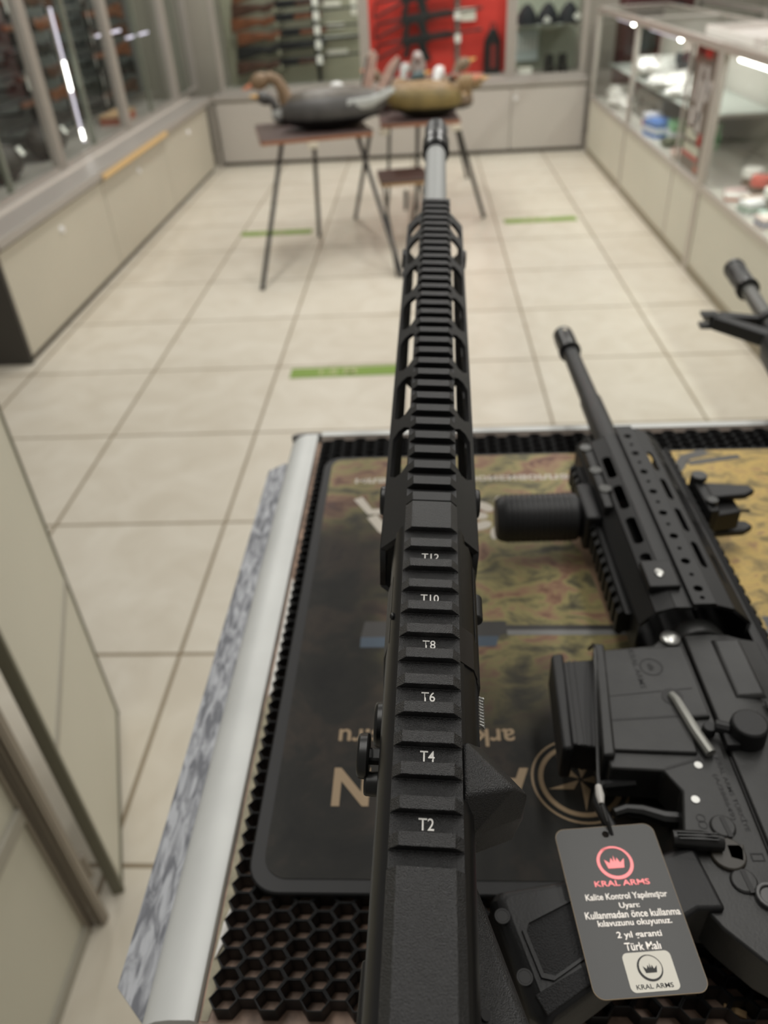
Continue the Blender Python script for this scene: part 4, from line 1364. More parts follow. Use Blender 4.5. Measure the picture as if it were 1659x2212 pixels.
def strip(pts, wd, z0=0.0):
    """a flat stroke of given width"""
    g_ = []
    L_, R_ = [], []
    for i_, p in enumerate(pts):
        a_ = Vector(pts[max(0, i_ - 1)])
        b_ = Vector(pts[min(len(pts) - 1, i_ + 1)])
        d_ = (b_ - a_).normalized()
        n_ = Vector((-d_.y, d_.x))
        L_.append(Vector(p) + n_ * wd / 2)
        R_.append(Vector(p) - n_ * wd / 2)
    return L_, R_


def flat_stroke(gg, pts, wd, z):
    L_, R_ = strip([Vector(p) for p in pts], wd)
    lv = [gg.bm.verts.new((p.x, p.y, z)) for p in L_]
    rv = [gg.bm.verts.new((p.x, p.y, z)) for p in R_]
    for i_ in range(len(lv) - 1):
        gg.bm.faces.new((lv[i_], rv[i_], rv[i_ + 1], lv[i_ + 1]))
    return gg


# large upside-down capital with a broken leg, and a ring of petals
g = G()
flat_stroke(g, [(-0.0655, 0.566), (-0.0535, 0.5445), (-0.012, 0.5465)], 0.0085, zt)
flat_stroke(g, [(-0.0515, 0.538), (-0.0405, 0.518), (-0.0355, 0.5135), (-0.0305, 0.5145), (-0.0255, 0.521), (-0.006, 0.566)], 0.0095, zt)
finish('large_letter', g, INK, t, smooth=False)
g = G()
for k in range(9):
    a = 2 * math.pi * k / 9 + 0.2
    c = (0.062 + 0.0225 * math.cos(a), 0.533 + 0.0225 * math.sin(a))
    pts = []
    for q in range(14):
        tt = 2 * math.pi * q / 14
        lx, ly = 0.0098 * math.cos(tt), 0.0052 * math.sin(tt) * (1 - 0.25 * math.cos(tt))
        pts.append(g.bm.verts.new((c[0] + lx * math.cos(a) - ly * math.sin(a), c[1] + lx * math.sin(a) + ly * math.cos(a), zt)))
    g.bm.faces.new(pts)
finish('petal_ring', g, INK, t, smooth=False)


def annulus(gg, cx, cy, r0, r1, z, ky=1.0, n=48, a0=0, a1=360):
    av, bv = [], []
    for k_ in range(n + 1):
        a_ = math.radians(a0 + (a1 - a0) * k_ / n)
        av.append(gg.bm.verts.new((cx + r0 * math.cos(a_), cy + r0 * ky * math.sin(a_), z)))
        bv.append(gg.bm.verts.new((cx + r1 * math.cos(a_), cy + r1 * ky * math.sin(a_), z)))
    for k_ in range(n):
        gg.bm.faces.new((av[k_], bv[k_], bv[k_ + 1], av[k_ + 1]))
    return gg


g = G()
annulus(g, 0.0845, 0.2735, 0.0272, 0.0285, zt)
annulus(g, 0.0845, 0.2735, 0.0215, 0.0243, zt)
for k in range(5):
    a = -math.pi / 2 + 2 * math.pi * k / 5
    tip = (0.0845 + 0.0205 * math.cos(a), 0.2735 + 0.0205 * math.sin(a))
    l = (0.0845 + 0.008 * math.cos(a - 0.62), 0.2735 + 0.008 * math.sin(a - 0.62))
    r = (0.0845 + 0.008 * math.cos(a + 0.62), 0.2735 + 0.008 * math.sin(a + 0.62))
    c_ = (0.0845 + 0.001 * math.cos(a), 0.2735 + 0.001 * math.sin(a))
    g.bm.faces.new([g.bm.verts.new((*p, zt)) for p in (c_, r, tip)])
finish('star_emblem', g, INK_T, t, smooth=False)
# the printed scope and barrel picture
g = G()
g.prism([(-0.052, 0.391), (0.047, 0.391), (0.053, 0.394), (0.053, 0.406), (-0.050, 0.407)], 'z', th, th + 0.0001)
finish('printed_scope', g, mat('print_dark_grey', (58, 56, 54), 0.45), t, smooth=False)
finish('printed_scope_light', G().prism([(-0.052, 0.381), (0.044, 0.381), (0.047, 0.391), (-0.052, 0.391)], 'z', th, th + 0.0001), mat('print_blue', (66, 82, 98), 0.45), t, smooth=False)
finish('printed_barrel', G().prism([(0.053, 0.392), (0.30, 0.389), (0.30, 0.394), (0.053, 0.397)], 'z', th, th + 0.0001), mat('print_light_grey', (128, 128, 126), 0.45), t, smooth=False)
finish('printed_barrel_shade', G().prism([(0.053, 0.397), (0.21, 0.395), (0.21, 0.402), (0.36, 0.416), (0.36, 0.392), (0.21, 0.392), (0.053, 0.402)][:3] + [(0.21, 0.400), (0.053, 0.402)], 'z', th, th + 0.0001), mat('print_dark_grey'), t, smooth=False)
finish('printed_stock', G().prism([(0.235, 0.394), (0.40, 0.394), (0.40, 0.412), (0.235, 0.408)], 'z', th, th + 0.0001), mat('print_mid_grey', (76, 76, 76), 0.45), t, smooth=False)
g = G()
flat_stroke(g, [(0.085, 0.512), (0.105, 0.508), (0.118, 0.500), (0.124, 0.485), (0.128, 0.45), (0.131, 0.402)], 0.008, zt)
finish('printed_path', g, mat('print_path', (150, 124, 100), 0.45), t, smooth=False)
g = G()
flat_stroke(g, [(0.215, 0.585), (0.228, 0.603), (0.24, 0.622), (0.262, 0.632)], 0.010, zt)
flat_stroke(g, [(0.24, 0.612), (0.29, 0.622)], 0.007, zt)
finish('printed_branch', g, mat('print_branch', (76, 74, 70), 0.45), t, smooth=False)
tag(finish('wood_chip', G().obox((0.1385, 0.1585, TZ + 0.0025), (0.010, 0.003, 0.0015), (0.1, 0.15, -0.35)), mat('raw_chip', (226, 190, 140), 0.5), smooth=False), 'small pale wood chip lying in a honeycomb cell', 'chip')

# ================================================================== rifles
def basis(o, x, y, z):
    m = Matrix.Identity(4)
    for i in range(3):
        m[i][0], m[i][1], m[i][2], m[i][3] = x[i], y[i], z[i], o[i]
    return m


def facet_matrix(p0, p1, y0):
    """maps plate coords (u along y from y0, v along p0->p1) to rifle coords; p = (x, z)"""
    d = Vector((p1[0] - p0[0], 0, p1[1] - p0[1])).normalized()
    e = Vector((0, 1, 0))
    n = e.cross(d)
    return basis((p0[0], y0, p0[1]), e, d, n)


def facet(g, p0, p1, y0, y1, holes, th):
    wdt = math.hypot(p1[0] - p0[0], p1[1] - p0[1])
    me = plate_mesh([(0, 0), (y1 - y0, 0), (y1 - y0, wdt), (0, wdt)], holes, th)
    g.mesh(me, facet_matrix(p0, p1, y0))
    bpy.data.meshes.remove(me)
    return g


def slot(u0, u1, v0, v1, c):
    return [(u0 + c, v0), (u1 - c, v0), (u1, v0 + c), (u1, v1 - c), (u1 - c, v1), (u0 + c, v1), (u0, v1 - c), (u0, v0 + c)]


def tooth(g, y0, y1, zb, zt, wb=0.0106, wt=0.0078):
    ch = 0.0003
    g.loft([[(-wb, y0, zb), (wb, y0, zb), (wt, y0, zt), (-wt, y0, zt)], [(-wb, y1, zb), (wb, y1, zb), (wt, y1, zt), (-wt, y1, zt)]])


# ------------------------------------------------------------------ the rifle standing on the counter
O1 = Vector((-0.0028, 0.1242, 1.34294))
F1, S1 = Vector((0.02355, 0.99484, 0.09874)), Vector((0.99817, -0.01789, -0.05776))
U1 = S1.cross(F1)
r1 = thing('standing_rifle', 'black rifle standing upright on its magazine, seen along its numbered top rail', 'rifle', matrix=basis(O1, S1, F1, U1))

g = G()
body = [(-0.0086, -0.0055), (-0.0122, -0.0080), (-0.0145, -0.0125), (-0.0154, -0.020), (-0.0156, -0.030), (-0.0154, -0.044), (-0.0138, -0.052),
        (0.0138, -0.052), (0.0154, -0.044), (0.0156, -0.030), (0.0154, -0.020), (0.0145, -0.0125), (0.0122, -0.0080), (0.0086, -0.0055)]
g.loft([[(x, -0.12, z) for x, z in body], [(x, 0.128, z) for x, z in body]])
up = finish('upper_receiver', g, ANO_S, r1)
# right-hand bulge round the port, dust cover, hinge rod
g = G()
port = [(0.0100, -0.0065), (0.0158, -0.012), (0.0178, -0.018), (0.0178, -0.050), (0.010, -0.052)]
g.loft([[(x, 0.012, z) for x, z in port], [(x, 0.122, z) for x, z in port]])
finish('port_wall', g, ANO_S, up, bevel=0.0006)
dc = finish('dust_cover', G().loft([[(0.0176, 0.058, -0.0165), (0.0190, 0.058, -0.020), (0.0190, 0.058, -0.046), (0.0176, 0.058, -0.046)],
                                    [(0.0176, 0.116, -0.0165), (0.0190, 0.116, -0.020), (0.0190, 0.116, -0.046), (0.0176, 0.116, -0.046)]]), ANO, r1, bevel=0.0006)
finish('cover_plate', G().loft([[(0.0105, 0.060, -0.0062), (0.0162, 0.060, -0.0116), (0.0182, 0.060, -0.018), (0.0176, 0.060, -0.018)],
                                [(0.0105, 0.076, -0.0062), (0.0162, 0.076, -0.0116), (0.0182, 0.076, -0.018), (0.0176, 0.076, -0.018)]]), mat('brownish_black', (34, 30, 28), 0.4), dc, smooth=False)
finish('hinge_rod', G().cyl((0.0186, 0.108, -0.030), (0.0186, 0.142, -0.030), 0.0016, 0.0016, 10), STEEL, r1)
finish('hinge_collar', G().cyl((0.0190, 0.098, -0.030), (0.0190, 0.110, -0.030), 0.0034, 0.0034, 14), ANO, r1, bevel=0.0005)
sp = []
for k in range(81):
    a = k / 80
    sp.append((0.0188 + 0.0017 * math.cos(a * 2 * math.pi * 10), 0.046 + 0.0125 * a, -0.026 + 0.0017 * math.sin(a * 2 * math.pi * 10)))
finish('spring', G().tube(sp, 0.00042, 6), STEEL, r1)
# left: flat cover plate and little screw
finish('side_plate', G().loft([[(-0.0142, 0.070, -0.0115), (-0.0162, 0.070, -0.021), (-0.0164, 0.070, -0.040), (-0.015, 0.070, -0.040)],
                               [(-0.0142, 0.104, -0.0115), (-0.0162, 0.104, -0.021), (-0.0164, 0.104, -0.040), (-0.015, 0.104, -0.040)]]), ANO, r1, bevel=0.0006)
finish('side_screw', G().ell((-0.0135, 0.0815, -0.0098), (0.0012, 0.0016, 0.0012), n=10, m=6), BLACK_S, r1)
# deflector hump
g = G()
pts = [(0.0112, 0.0290, -0.0060), (0.0265, 0.0150, -0.0085), (0.0112, 0.0105, -0.0055), (0.0318, 0.0172, -0.0165), (0.0300, 0.0120, -0.0215), (0.0316, 0.0150, -0.028),
       (0.0125, 0.0020, -0.0180), (0.0130, 0.0030, -0.032), (0.0175, 0.0330, -0.0160), (0.0178, 0.0340, -0.042), (0.029, 0.013, -0.040)]
vs = [g.bm.verts.new(p) for p in pts]
bmesh.ops.convex_hull(g.bm, input=vs)
finish('deflector', g, ANO_G, r1, bevel=0.0013, seg=3)

# rail on the receiver
g = G()
rb = [(-0.0080, -0.0070), (-0.0080, -0.0028), (-0.0106, 0.0), (0.0106, 0.0), (0.0080, -0.0028), (0.0080, -0.0070)]
g.loft([[(x, -0.0153, z) for x, z in rb], [(x, 0.1328, z) for x, z in rb]])
rail = finish('top_rail', g, ANO_G, r1, bevel=0.0002, seg=1)
A0, PT = -0.0099, 0.01057
for k in range(12):
    a = A0 + PT * k
    g = G()
    y1 = a + 0.0040 if k < 11 else a + 0.0045
    tooth(g, a, y1, 0.0, 0.003)
    g.prism([(a - 0.0004, 0.00002), (a, 0.00002), (a, 0.0005)], 'x', -0.0105, 0.0105)
    finish('rail_ridge', g, ANO_G, rail, bevel=0.00018, seg=1)
g = G()
tooth(g, A0 + PT * 12 + 0.0002, 0.1328, 0.0, 0.003)
g.prism([(A0 + PT * 12 - 0.0002, 0.00002), (A0 + PT * 12 + 0.0002, 0.00002), (A0 + PT * 12 + 0.0002, 0.0005)], 'x', -0.0105, 0.0105)
finish('rail_block', g, ANO_G, rail, bevel=0.0002, seg=1)
g = G()
g.loft([[(-0.0106, y, -0.0035), (0.0106, y, -0.0035), (0.0106, y, 0.0002), (0.0079, y, 0.003), (-0.0079, y, 0.003), (-0.0106, y, 0.0002)] for y in (-0.13, -0.0153)])
finish('rail_plate', g, ANO_G, rail, bevel=0.0002, seg=1)
for k, s_ in enumerate(('T2', 'T4', 'T6', 'T8', 'T10', 'T12')):
    a = 0.0007 + 2 * PT * k
    wd = 0.0044 if k < 4 else 0.0066
    finish('rail_number', G().mesh(text_fit(s_, wd, 0.0036, 0, 0.008), Matrix.Translation((-0.0001, a - 0.0030, 0.00012))), mat('white_rail_paint', (240, 238, 232), 0.5), rail, smooth=False)

# handguard: eight long facets, the slanted ones and sides slotted
HG0, HG1 = 0.1255, 0.480
V = [(0.0092, -0.0085), (0.0197, -0.0190), (0.0197, -0.0410), (0.0092, -0.0520)]
loop = V + [(-x, z) for x, z in reversed(V)]
g = G()


def hg_slots(w_, v0, v1, c=0.0035):
    out = []
    for k in range(6):
        u0 = 0.168 + 0.0465 * k - HG0
        out.append(slot(u0, u0 + 0.036, v0, v1, c))
    out.append(slot(0.447 - HG0, 0.466 - HG0, v0, v1, c))
    return out


for i in range(8):
    p0, p1 = loop[i], loop[(i + 1) % 8]
    wdt = math.hypot(p1[0] - p0[0], p1[1] - p0[1])
    if i in (2, 4):
        v0, v1 = (0.0055, wdt - 0.0008) if i == 2 else (0.0008, wdt - 0.0055)
        hs = [slot(0.150 - HG0, 0.300 - HG0, v0, v1, 0.001), slot(0.306 - HG0, 0.465 - HG0, v0, v1, 0.001)]
    elif i in (0, 6):
        hs = hg_slots(wdt, *{0: (0.0016, wdt - 0.0022), 6: (0.0022, wdt - 0.0016)}[i])
    elif i in (1, 5):
        hs = hg_slots(wdt, 0.007, wdt - 0.007)
    else:
        hs = []
    facet(g, p0, p1, HG0 + (0.0 if i != 7 else 0.008), HG1, hs, 0.0024)
hg = finish('handguard', g, ANO, r1, smooth=False)
g = G()
g.loft([[(-0.0092, 0.1333, -0.0088), (0.0092, 0.1333, -0.0088), (0.0092, 0.1333, -0.0062), (-0.0092, 0.1333, -0.0062)], [(-0.0092, 0.485, -0.0088), (0.0092, 0.485, -0.0088), (0.0092, 0.485, -0.0062), (-0.0092, 0.485, -0.0062)]])
g.loft([[(x, 0.1334, z) for x, z in rb], [(x, 0.485, z) for x, z in rb]])
hr = finish('handguard_rail', g, ANO, r1, bevel=0.0002, seg=1)
g = G()
tooth(g, 0.1334, 0.1388, 0, 0.003)
finish('rail_block', g, ANO, hr, bevel=0.0002, seg=1)
k = 0
while 0.1438 + 0.0109 * k < 0.478:
    a = 0.1438 + 0.0109 * k
    g = G()
    tooth(g, a, min(a + 0.0053, 0.485), 0, 0.003)
    finish('rail_ridge', g, ANO, hr, bevel=0.00018, seg=1)
    k += 1
for yy in (0.1665, 0.4375):
    for sx in (-1, 1):
        b_ = finish('clamp_bolt', G().cyl((sx * 0.0200, yy, -0.027), (sx * 0.0232, yy, -0.027), 0.0072, 0.0066, 18), BLACK_S, r1, bevel=0.0008)
        finish('bolt_socket', G().cyl((sx * 0.0233, yy, -0.027), (sx * 0.02335, yy, -0.027), 0.003, 0.003, 6), KEEL, b_, smooth=False)
# barrel and muzzle
finish('barrel', G().cyl((0, 0.10, -0.030), (0, 0.70, -0.030), 0.0098, 0.0098, 28), BARREL, r1)
g = G()
g.ring((0, 0.693, -0.030), (0, 0.770, -0.030), 0.0118, 0.0065, 28)
mz = finish('muzzle_device', g, mat('dark_grey_steel', (70, 70, 69), 0.5, 0.25), r1, bevel=0.0008)
g = G()
for y0, y1, r in ((0.686, 0.693, 0.0112), (0.693, 0.708, 0.0133), (0.711, 0.726, 0.0133)):
    g.ring((0, y0, -0.030), (0, y1, -0.030), r, 0.0099, 28)
finish('muzzle_collar', g, BLACK_S, mz, bevel=0.0006)
g = G()
for a in (90, 30, 150, 210, 330):
    c_, s_ = math.cos(math.radians(a)), math.sin(math.radians(a))
    m_ = basis((0.0119 * c_, 0.752, -0.030 + 0.0119 * s_), (-s_, 0, c_), (0, 1, 0), (-c_, 0, -s_))
    g.mesh(plate_mesh(slot(-0.0022, 0.0022, -0.010, 0.010, 0.0012), [], 0.0004), m_)
finish('muzzle_port', g, KEEL, mz, smooth=False)
finish('barrel_nut', G().cyl((0, 0.1235, -0.030), (0, 0.150, -0.030), 0.0152, 0.0152, 24), mat('bronze_black', (52, 46, 40), 0.35, 0.3), r1)
# lower half: magazine well, magazine, guard, grip, controls
g = G()
g.prism([(-0.090, -0.050), (-0.090, -0.066), (-0.02, -0.074), (0.018, -0.074), (0.022, -0.112), (0.098, -0.112), (0.102, -0.050)], 'x', -0.0125, 0.0125)
lw = finish('lower_receiver', g, ANO_S, r1, bevel=0.0015)
mg = finish('magazine', G().loft([[(-0.0105, 0.028, -0.110), (0.0105, 0.028, -0.110), (0.0105, 0.092, -0.110), (-0.0105, 0.092, -0.110)],
                                  [(-0.0105, 0.030, -0.199), (0.0105, 0.030, -0.199), (0.0105, 0.094, -0.190), (-0.0105, 0.094, -0.190)]]), BLACK, r1, bevel=0.0015)
finish('floor_plate', G().loft([[(-0.0125, 0.026, -0.199), (0.0125, 0.026, -0.199), (0.0125, 0.097, -0.190), (-0.0125, 0.097, -0.190)],
                                [(-0.0125, 0.026, -0.2035), (0.0125, 0.026, -0.2035), (0.0125, 0.097, -0.1965), (-0.0125, 0.097, -0.1965)]]), BLACK, mg, bevel=0.001)
finish('trigger_guard', G().tube([(0, 0.020, -0.100), (0, 0.014, -0.110), (0, -0.025, -0.108), (0, -0.040, -0.085), (0, -0.042, -0.070)], 0.0035, 8), ANO_S, r1)
finish('trigger', G().tube([(0, -0.008, -0.072), (0, -0.004, -0.085), (0, -0.010, -0.100)], 0.0028, 8), BLACK_S, r1)
finish('grip', G().loft([[(-0.014, -0.040, -0.066), (0.014, -0.040, -0.066), (0.014, -0.085, -0.064), (-0.014, -0.085, -0.064)],
                         [(-0.015, -0.052, -0.120), (0.015, -0.052, -0.120), (0.015, -0.105, -0.110), (-0.015, -0.105, -0.110)],
                         [(-0.014, -0.070, -0.165), (0.014, -0.070, -0.165), (0.014, -0.125, -0.152), (-0.014, -0.125, -0.152)]]), GRIPM, r1, bevel=0.004)
# bolt catch paddle and buttons on the left
bc = finish('bolt_catch', G().cyl((-0.0190, 0.0355, -0.030), (-0.0232, 0.0355, -0.030), 0.0078, 0.0074, 24).box((-0.021, 0.033, -0.032), (-0.013, 0.038, -0.028)), BLACK_S, r1, bevel=0.0009)
finish('bolt_pin', G().cyl((-0.0150, 0.0275, -0.034), (-0.0205, 0.0275, -0.034), 0.0042, 0.004, 18), BLACK_S, r1, bevel=0.0009)
finish('side_boss', G().cyl((-0.0145, 0.052, -0.036), (-0.0185, 0.052, -0.036), 0.0085, 0.0080, 24), BLACK_S, r1, bevel=0.0012)
# flared rear on the right with a pin hole
g = G()
top = [(0.0095, 0.006, -0.034), (0.0150, 0.002, -0.036), (0.0218, -0.016, -0.037), (0.0302, -0.038, -0.038), (0.0370, -0.060, -0.039), (0.040, -0.085, -0.039), (0.040, -0.11, -0.039), (0.0095, -0.11, -0.026)]
bot = [(x + (0.003 if i not in (0, 7) else 0), y, z - 0.022) for i, (x, y, z) in enumerate(top)]
g.loft([top, bot])
fr = finish('rear_flare', g, ANO_G, r1, bevel=0.0025, seg=3)
e1 = Vector(top[3]) - Vector(top[0])
e2 = Vector(top[7]) - Vector(top[0])
nn = e1.cross(e2).normalized()
nn = nn if nn.z > 0 else -nn
pc0 = Vector((0.0178, -0.0388, 0))
pc0.z = top[0][2] - (nn.x * (pc0.x - top[0][0]) + nn.y * (pc0.y - top[0][1])) / nn.z
finish('pin_hole', G().cyl(pc0 - nn * 0.001, pc0 + nn * 0.0006, 0.0015, 0.0015, 16), KEEL, fr, smooth=False)
finish('left_cheek', G().loft([[(-0.0150, -0.03, -0.022), (-0.0165, -0.03, -0.024), (-0.0165, -0.03, -0.045), (-0.015, -0.03, -0.045)], [(-0.0132, -0.11, -0.014), (-0.018, -0.11, -0.018), (-0.018, -0.11, -0.045), (-0.015, -0.11, -0.045)]]), ANO, r1, bevel=0.001)
finish('buffer_tube', G().cyl((0, -0.115, -0.034), (0, -0.26, -0.034), 0.0145, 0.0145, 20), ANO_S, r1)
finish('stock', G().loft([[(-0.016, -0.17, -0.015), (0.016, -0.17, -0.015), (0.016, -0.17, -0.075), (-0.016, -0.17, -0.075)],
                          [(-0.018, -0.34, -0.015), (0.018, -0.34, -0.015), (0.018, -0.34, -0.150), (-0.018, -0.34, -0.150)]]), BLACK, r1, bevel=0.004)

# ------------------------------------------------------------------ the rifle lying on its side
O2 = Vector((0.156, 0.840, 1.1775))
F2 = Vector((-0.016, 0.9998, 0)).normalized()
S2 = Vector((0, 0, -1))
U2 = S2.cross(F2)
r2 = thing('lying_rifle', 'black rifle lying on its side with a vertical foregrip and a hang tag', 'rifle', matrix=basis(O2, S2, F2, U2))
finish('barrel', G().tube([(0, -0.29, 0), (0, -0.165, 0), (0, -0.158, 0), (0, -0.04, 0)], [0.0108, 0.0104, 0.0090, 0.0085], 24), ANO, r2)
fhd = finish('flash_hider', G().ring((0, -0.047, 0), (0, 0.0, 0), 0.0110, 0.0068, 24), BLACK_S, r2, bevel=0.0008)
finish('collar', G().ring((0, -0.049, 0), (0, -0.042, 0), 0.0120, 0.0085, 24), BLACK_S, fhd, bevel=0.0006)
g = G()
for a in (180, 240, 120, 60, 300):
    c_, s_ = math.cos(math.radians(a)), math.sin(math.radians(a))
    m_ = basis((0.01105 * c_, -0.018, 0.01105 * s_), (-s_, 0, c_), (0, 1, 0), (-c_, 0, -s_))
    g.mesh(plate_mesh(slot(-0.0022, 0.0022, -0.011, 0.011, 0.0014), [], 0.0004), m_)
finish('hider_slot', g, KEEL, fhd, smooth=False)
finish('hider_port', G().ell((-0.0108, -0.010, 0.0), (0.0010, 0.0045, 0.0026), n=12, m=6), mat('bare_port', (196, 188, 172), 0.3, 0.6), fhd)

Y0, Y1 = -0.486, -0.268
g = G()


def rowslots(v0, v1, starts, ln, c=0.002):
    return [slot(s_ - Y0, s_ + ln - Y0, v0, v1, c) for s_ in starts]


# left side (facing up), from the bottom rail to the top rail
f_low = ((-0.0130, -0.0330), (-0.0235, -0.0250))
f_slot = ((-0.0235, -0.0250), (-0.0272, -0.0135))
f_round = ((-0.0272, -0.0135), (-0.0268, -0.0030))
f_dots = ((-0.0292, -0.0030), (-0.0292, 0.0105))
f_a = ((-0.0285, 0.0108), (-0.0245, 0.0225))
f_b = ((-0.0245, 0.0225), (-0.0130, 0.0345))
facet(g, *f_low, Y0, Y1, [], 0.0022)
facet(g, *f_slot, Y0, Y1 - 0.012, rowslots(0.003, 0.0100, (-0.461, -0.420, -0.379, -0.338), 0.030), 0.0022)
facet(g, *f_round, Y0, Y1 - 0.006, [], 0.0022)
dots = []
for k in range(8):
    dots.append(circ(-0.472 + 0.0270 * k - Y0, 0.0068, 0.0030, 14))
    dots.append(circ(-0.4585 + 0.0270 * k - Y0 - 0.027, 0.0068, 0.0016, 10) if k > 0 else circ(-0.4805 - Y0, 0.0068, 0.0016, 10))
facet(g, *f_dots, Y0 + 0.0, Y1 + 0.002, dots, 0.0030)
facet(g, *f_a, Y0, Y1, rowslots(0.0028, 0.0078, (-0.449, -0.410, -0.371, -0.332), 0.028), 0.0022)
facet(g, *f_b, Y0, Y1, rowslots(0.0045, 0.0105, (-0.456, -0.417, -0.378, -0.339), 0.029) + [slot(-0.300 + 0.009 * k - Y0, -0.297 + 0.009 * k - Y0, 0.004, 0.0125, 0.0012) for k in range(3)], 0.0022)
# right side and caps
R = [(0.0130, 0.0345), (0.0245, 0.0225), (0.0290, 0.0), (0.0245, -0.0240), (0.0130, -0.0330)]
for p0, p1 in zip(R, R[1:]):
    facet(g, p0, p1, Y0, Y1, [], 0.0022)
facet(g, (-0.0130, 0.0345), (0.0130, 0.0345), Y0, Y1, [], 0.0022)
facet(g, (0.0130, -0.0330), (-0.0130, -0.0330), Y0, Y1, [], 0.0022)
hg2 = finish('handguard', g, RCV_D, r2, smooth=False)
g = G()
g.ring((0, Y1 - 0.03, 0), (0, Y1 - 0.004, 0), 0.024, 0.011, 24)
finish('front_cap', g, KEEL, hg2)
finish('gas_tube', G().cyl((0, Y0, 0.012), (0, Y1 - 0.02, 0.012), 0.003, 0.003, 8), BLACK_S, hg2)


def teeth_rail(name, y0, y1, z0, sgn, parent, m):
    g_ = G()
    g_.loft([[(x, y, z0 + sgn * z) for x, z in ((-0.008, -0.0055), (-0.008, 0.0), (-0.0106, 0.0026), (0.0106, 0.0026), (0.008, 0.0), (0.008, -0.0055))] for y in (y0, y1)])
    y = y0
    while y < y1 - 0.004:
        g_.loft([[(x, yy, z0 + sgn * z) for x, z in ((-0.0106, 0.0026), (0.0106, 0.0026), (0.008, 0.0056), (-0.008, 0.0056))] for yy in (y, min(y + 0.0050, y1))])
        y += 0.0102
    return finish(name, g_, m, parent, smooth=False)


teeth_rail('top_rail', -0.655, -0.270, 0.0400, 1, r2, RCV_D)
teeth_rail('bottom_rail', -0.470, -0.292, -0.0375, -1, r2, RCV_D)
# sling block and front end of the handguard bottom
sb = finish('sling_block', G().box((-0.0315, -0.470, -0.0260), (-0.0265, -0.444, -0.0060)), RCV_D, r2, bevel=0.001)
finish('block_pin', G().ell((-0.0318, -0.457, -0.0165), (0.0008, 0.0042, 0.0030), n=14, m=6), STEEL, sb)
# foregrip
g = G()
g.tube([(-0.001, -0.353, -0.036), (-0.001, -0.353, -0.046), (-0.001, -0.353, -0.049), (-0.001, -0.353, -0.104), (-0.001, -0.353, -0.108), (-0.001, -0.353, -0.111)], [0.0150, 0.0150, 0.0185, 0.0185, 0.0175, 0.0150], 28)
fg = finish('foregrip', g, mat('ribbed_black_polymer', (26, 26, 27), 0.5), r2, bevel=0.0008)
g = G()
for k in range(13):
    z = -0.053 - 0.004 * k
    g.ring((-0.001, -0.353, z), (-0.001, -0.353, z - 0.0018), 0.0191, 0.0184, 28)
finish('grip_rib', g, mat('ribbed_black_polymer'), fg)
finish('grip_clamp', G().box((-0.017, -0.376, -0.046), (0.014, -0.330, -0.034)), BLACK, fg, bevel=0.002)
g = G()
for y, z in ((-0.292, -0.032), (-0.326, -0.0305), (-0.352, -0.0285)):
    g.cyl((-0.0250, y, z), (-0.0268, y, z), 0.0052, 0.0050, 16)
finish('clamp_screw', g, mat('worn_screw', (86, 86, 84), 0.35, 0.6), r2, bevel=0.0006)
finish('clamp_plate', G().box((-0.0258, -0.375, -0.0335), (-0.0175, -0.284, -0.0270)), RCV_D, r2, bevel=0.001)
# folding front sight, turned up (towards +z)
g = G()
g.box((-0.0170, -0.372, 0.0458), (0.0170, -0.322, 0.0535))
fs = finish('sight_base', g, BLACK, r2, bevel=0.0015)
finish('sight_tower', G().prism([(-0.366, 0.0535), (-0.334, 0.0535), (-0.335, 0.066), (-0.340, 0.074), (-0.362, 0.074)], 'x', -0.008, 0.008), BLACK, fs, bevel=0.001)
for sx, yy in ((-0.0155, -0.340), (0.0105, -0.352)):
    finish('sight_wing', G().prism([(yy - 0.012, 0.0535), (yy + 0.008, 0.0535), (yy + 0.003, 0.086), (yy - 0.004, 0.089), (yy - 0.010, 0.080)], 'x', sx, sx + 0.005), BLACK, fs, bevel=0.0012)
finish('sight_post', G().cyl((0, -0.350, 0.072), (0, -0.350, 0.086), 0.0012, 0.0012, 8), BLACK_S, fs)
for y_, r_, x_ in ((-0.330, 0.006, -0.0215), (-0.362, 0.0045, -0.0205)):
    finish('sight_wheel', G().cyl((-0.0172, y_, 0.0500), (x_, y_, 0.0500), r_, r_, 18), mat('worn_black', (58, 58, 57), 0.4, 0.3), fs, bevel=0.0006)

# upper receiver
g = G()
uprof = [(-0.0150, -0.0100), (-0.0158, 0.006), (-0.0150, 0.016), (-0.0110, 0.026), (-0.0085, 0.036), (0.0085, 0.036), (0.0110, 0.026), (0.0150, 0.016), (0.0158, 0.006), (0.0150, -0.0100)]
g.loft([[(x, -0.662, z) for x, z in uprof], [(x, -0.497, z) for x, z in uprof]])
up2 = finish('upper_receiver', g, RCV, r2, bevel=0.001)
g = G()
g.tube([(0, -0.497, 0.002), (0, -0.493, 0.002), (0, -0.484, 0.002)], [0.0178, 0.0185, 0.0165], 28)
finish('barrel_nut', g, RCV, r2, bevel=0.001)
finish('upper_pad', G().loft([[(-0.0152, -0.548, 0.004), (-0.0152, -0.548, 0.022), (-0.0175, -0.546, 0.020), (-0.0175, -0.546, 0.006)], [(-0.0152, -0.502, 0.004), (-0.0152, -0.502, 0.022), (-0.0175, -0.504, 0.020), (-0.0175, -0.504, 0.006)]]), RCV, up2, bevel=0.0008)
finish('shadow_groove', G().box((-0.0162, -0.556, 0.0195), (-0.0148, -0.550, 0.0255)).box((-0.01545, -0.66, 0.0085), (-0.0150, -0.556, 0.0098)), KEEL, up2, smooth=False)
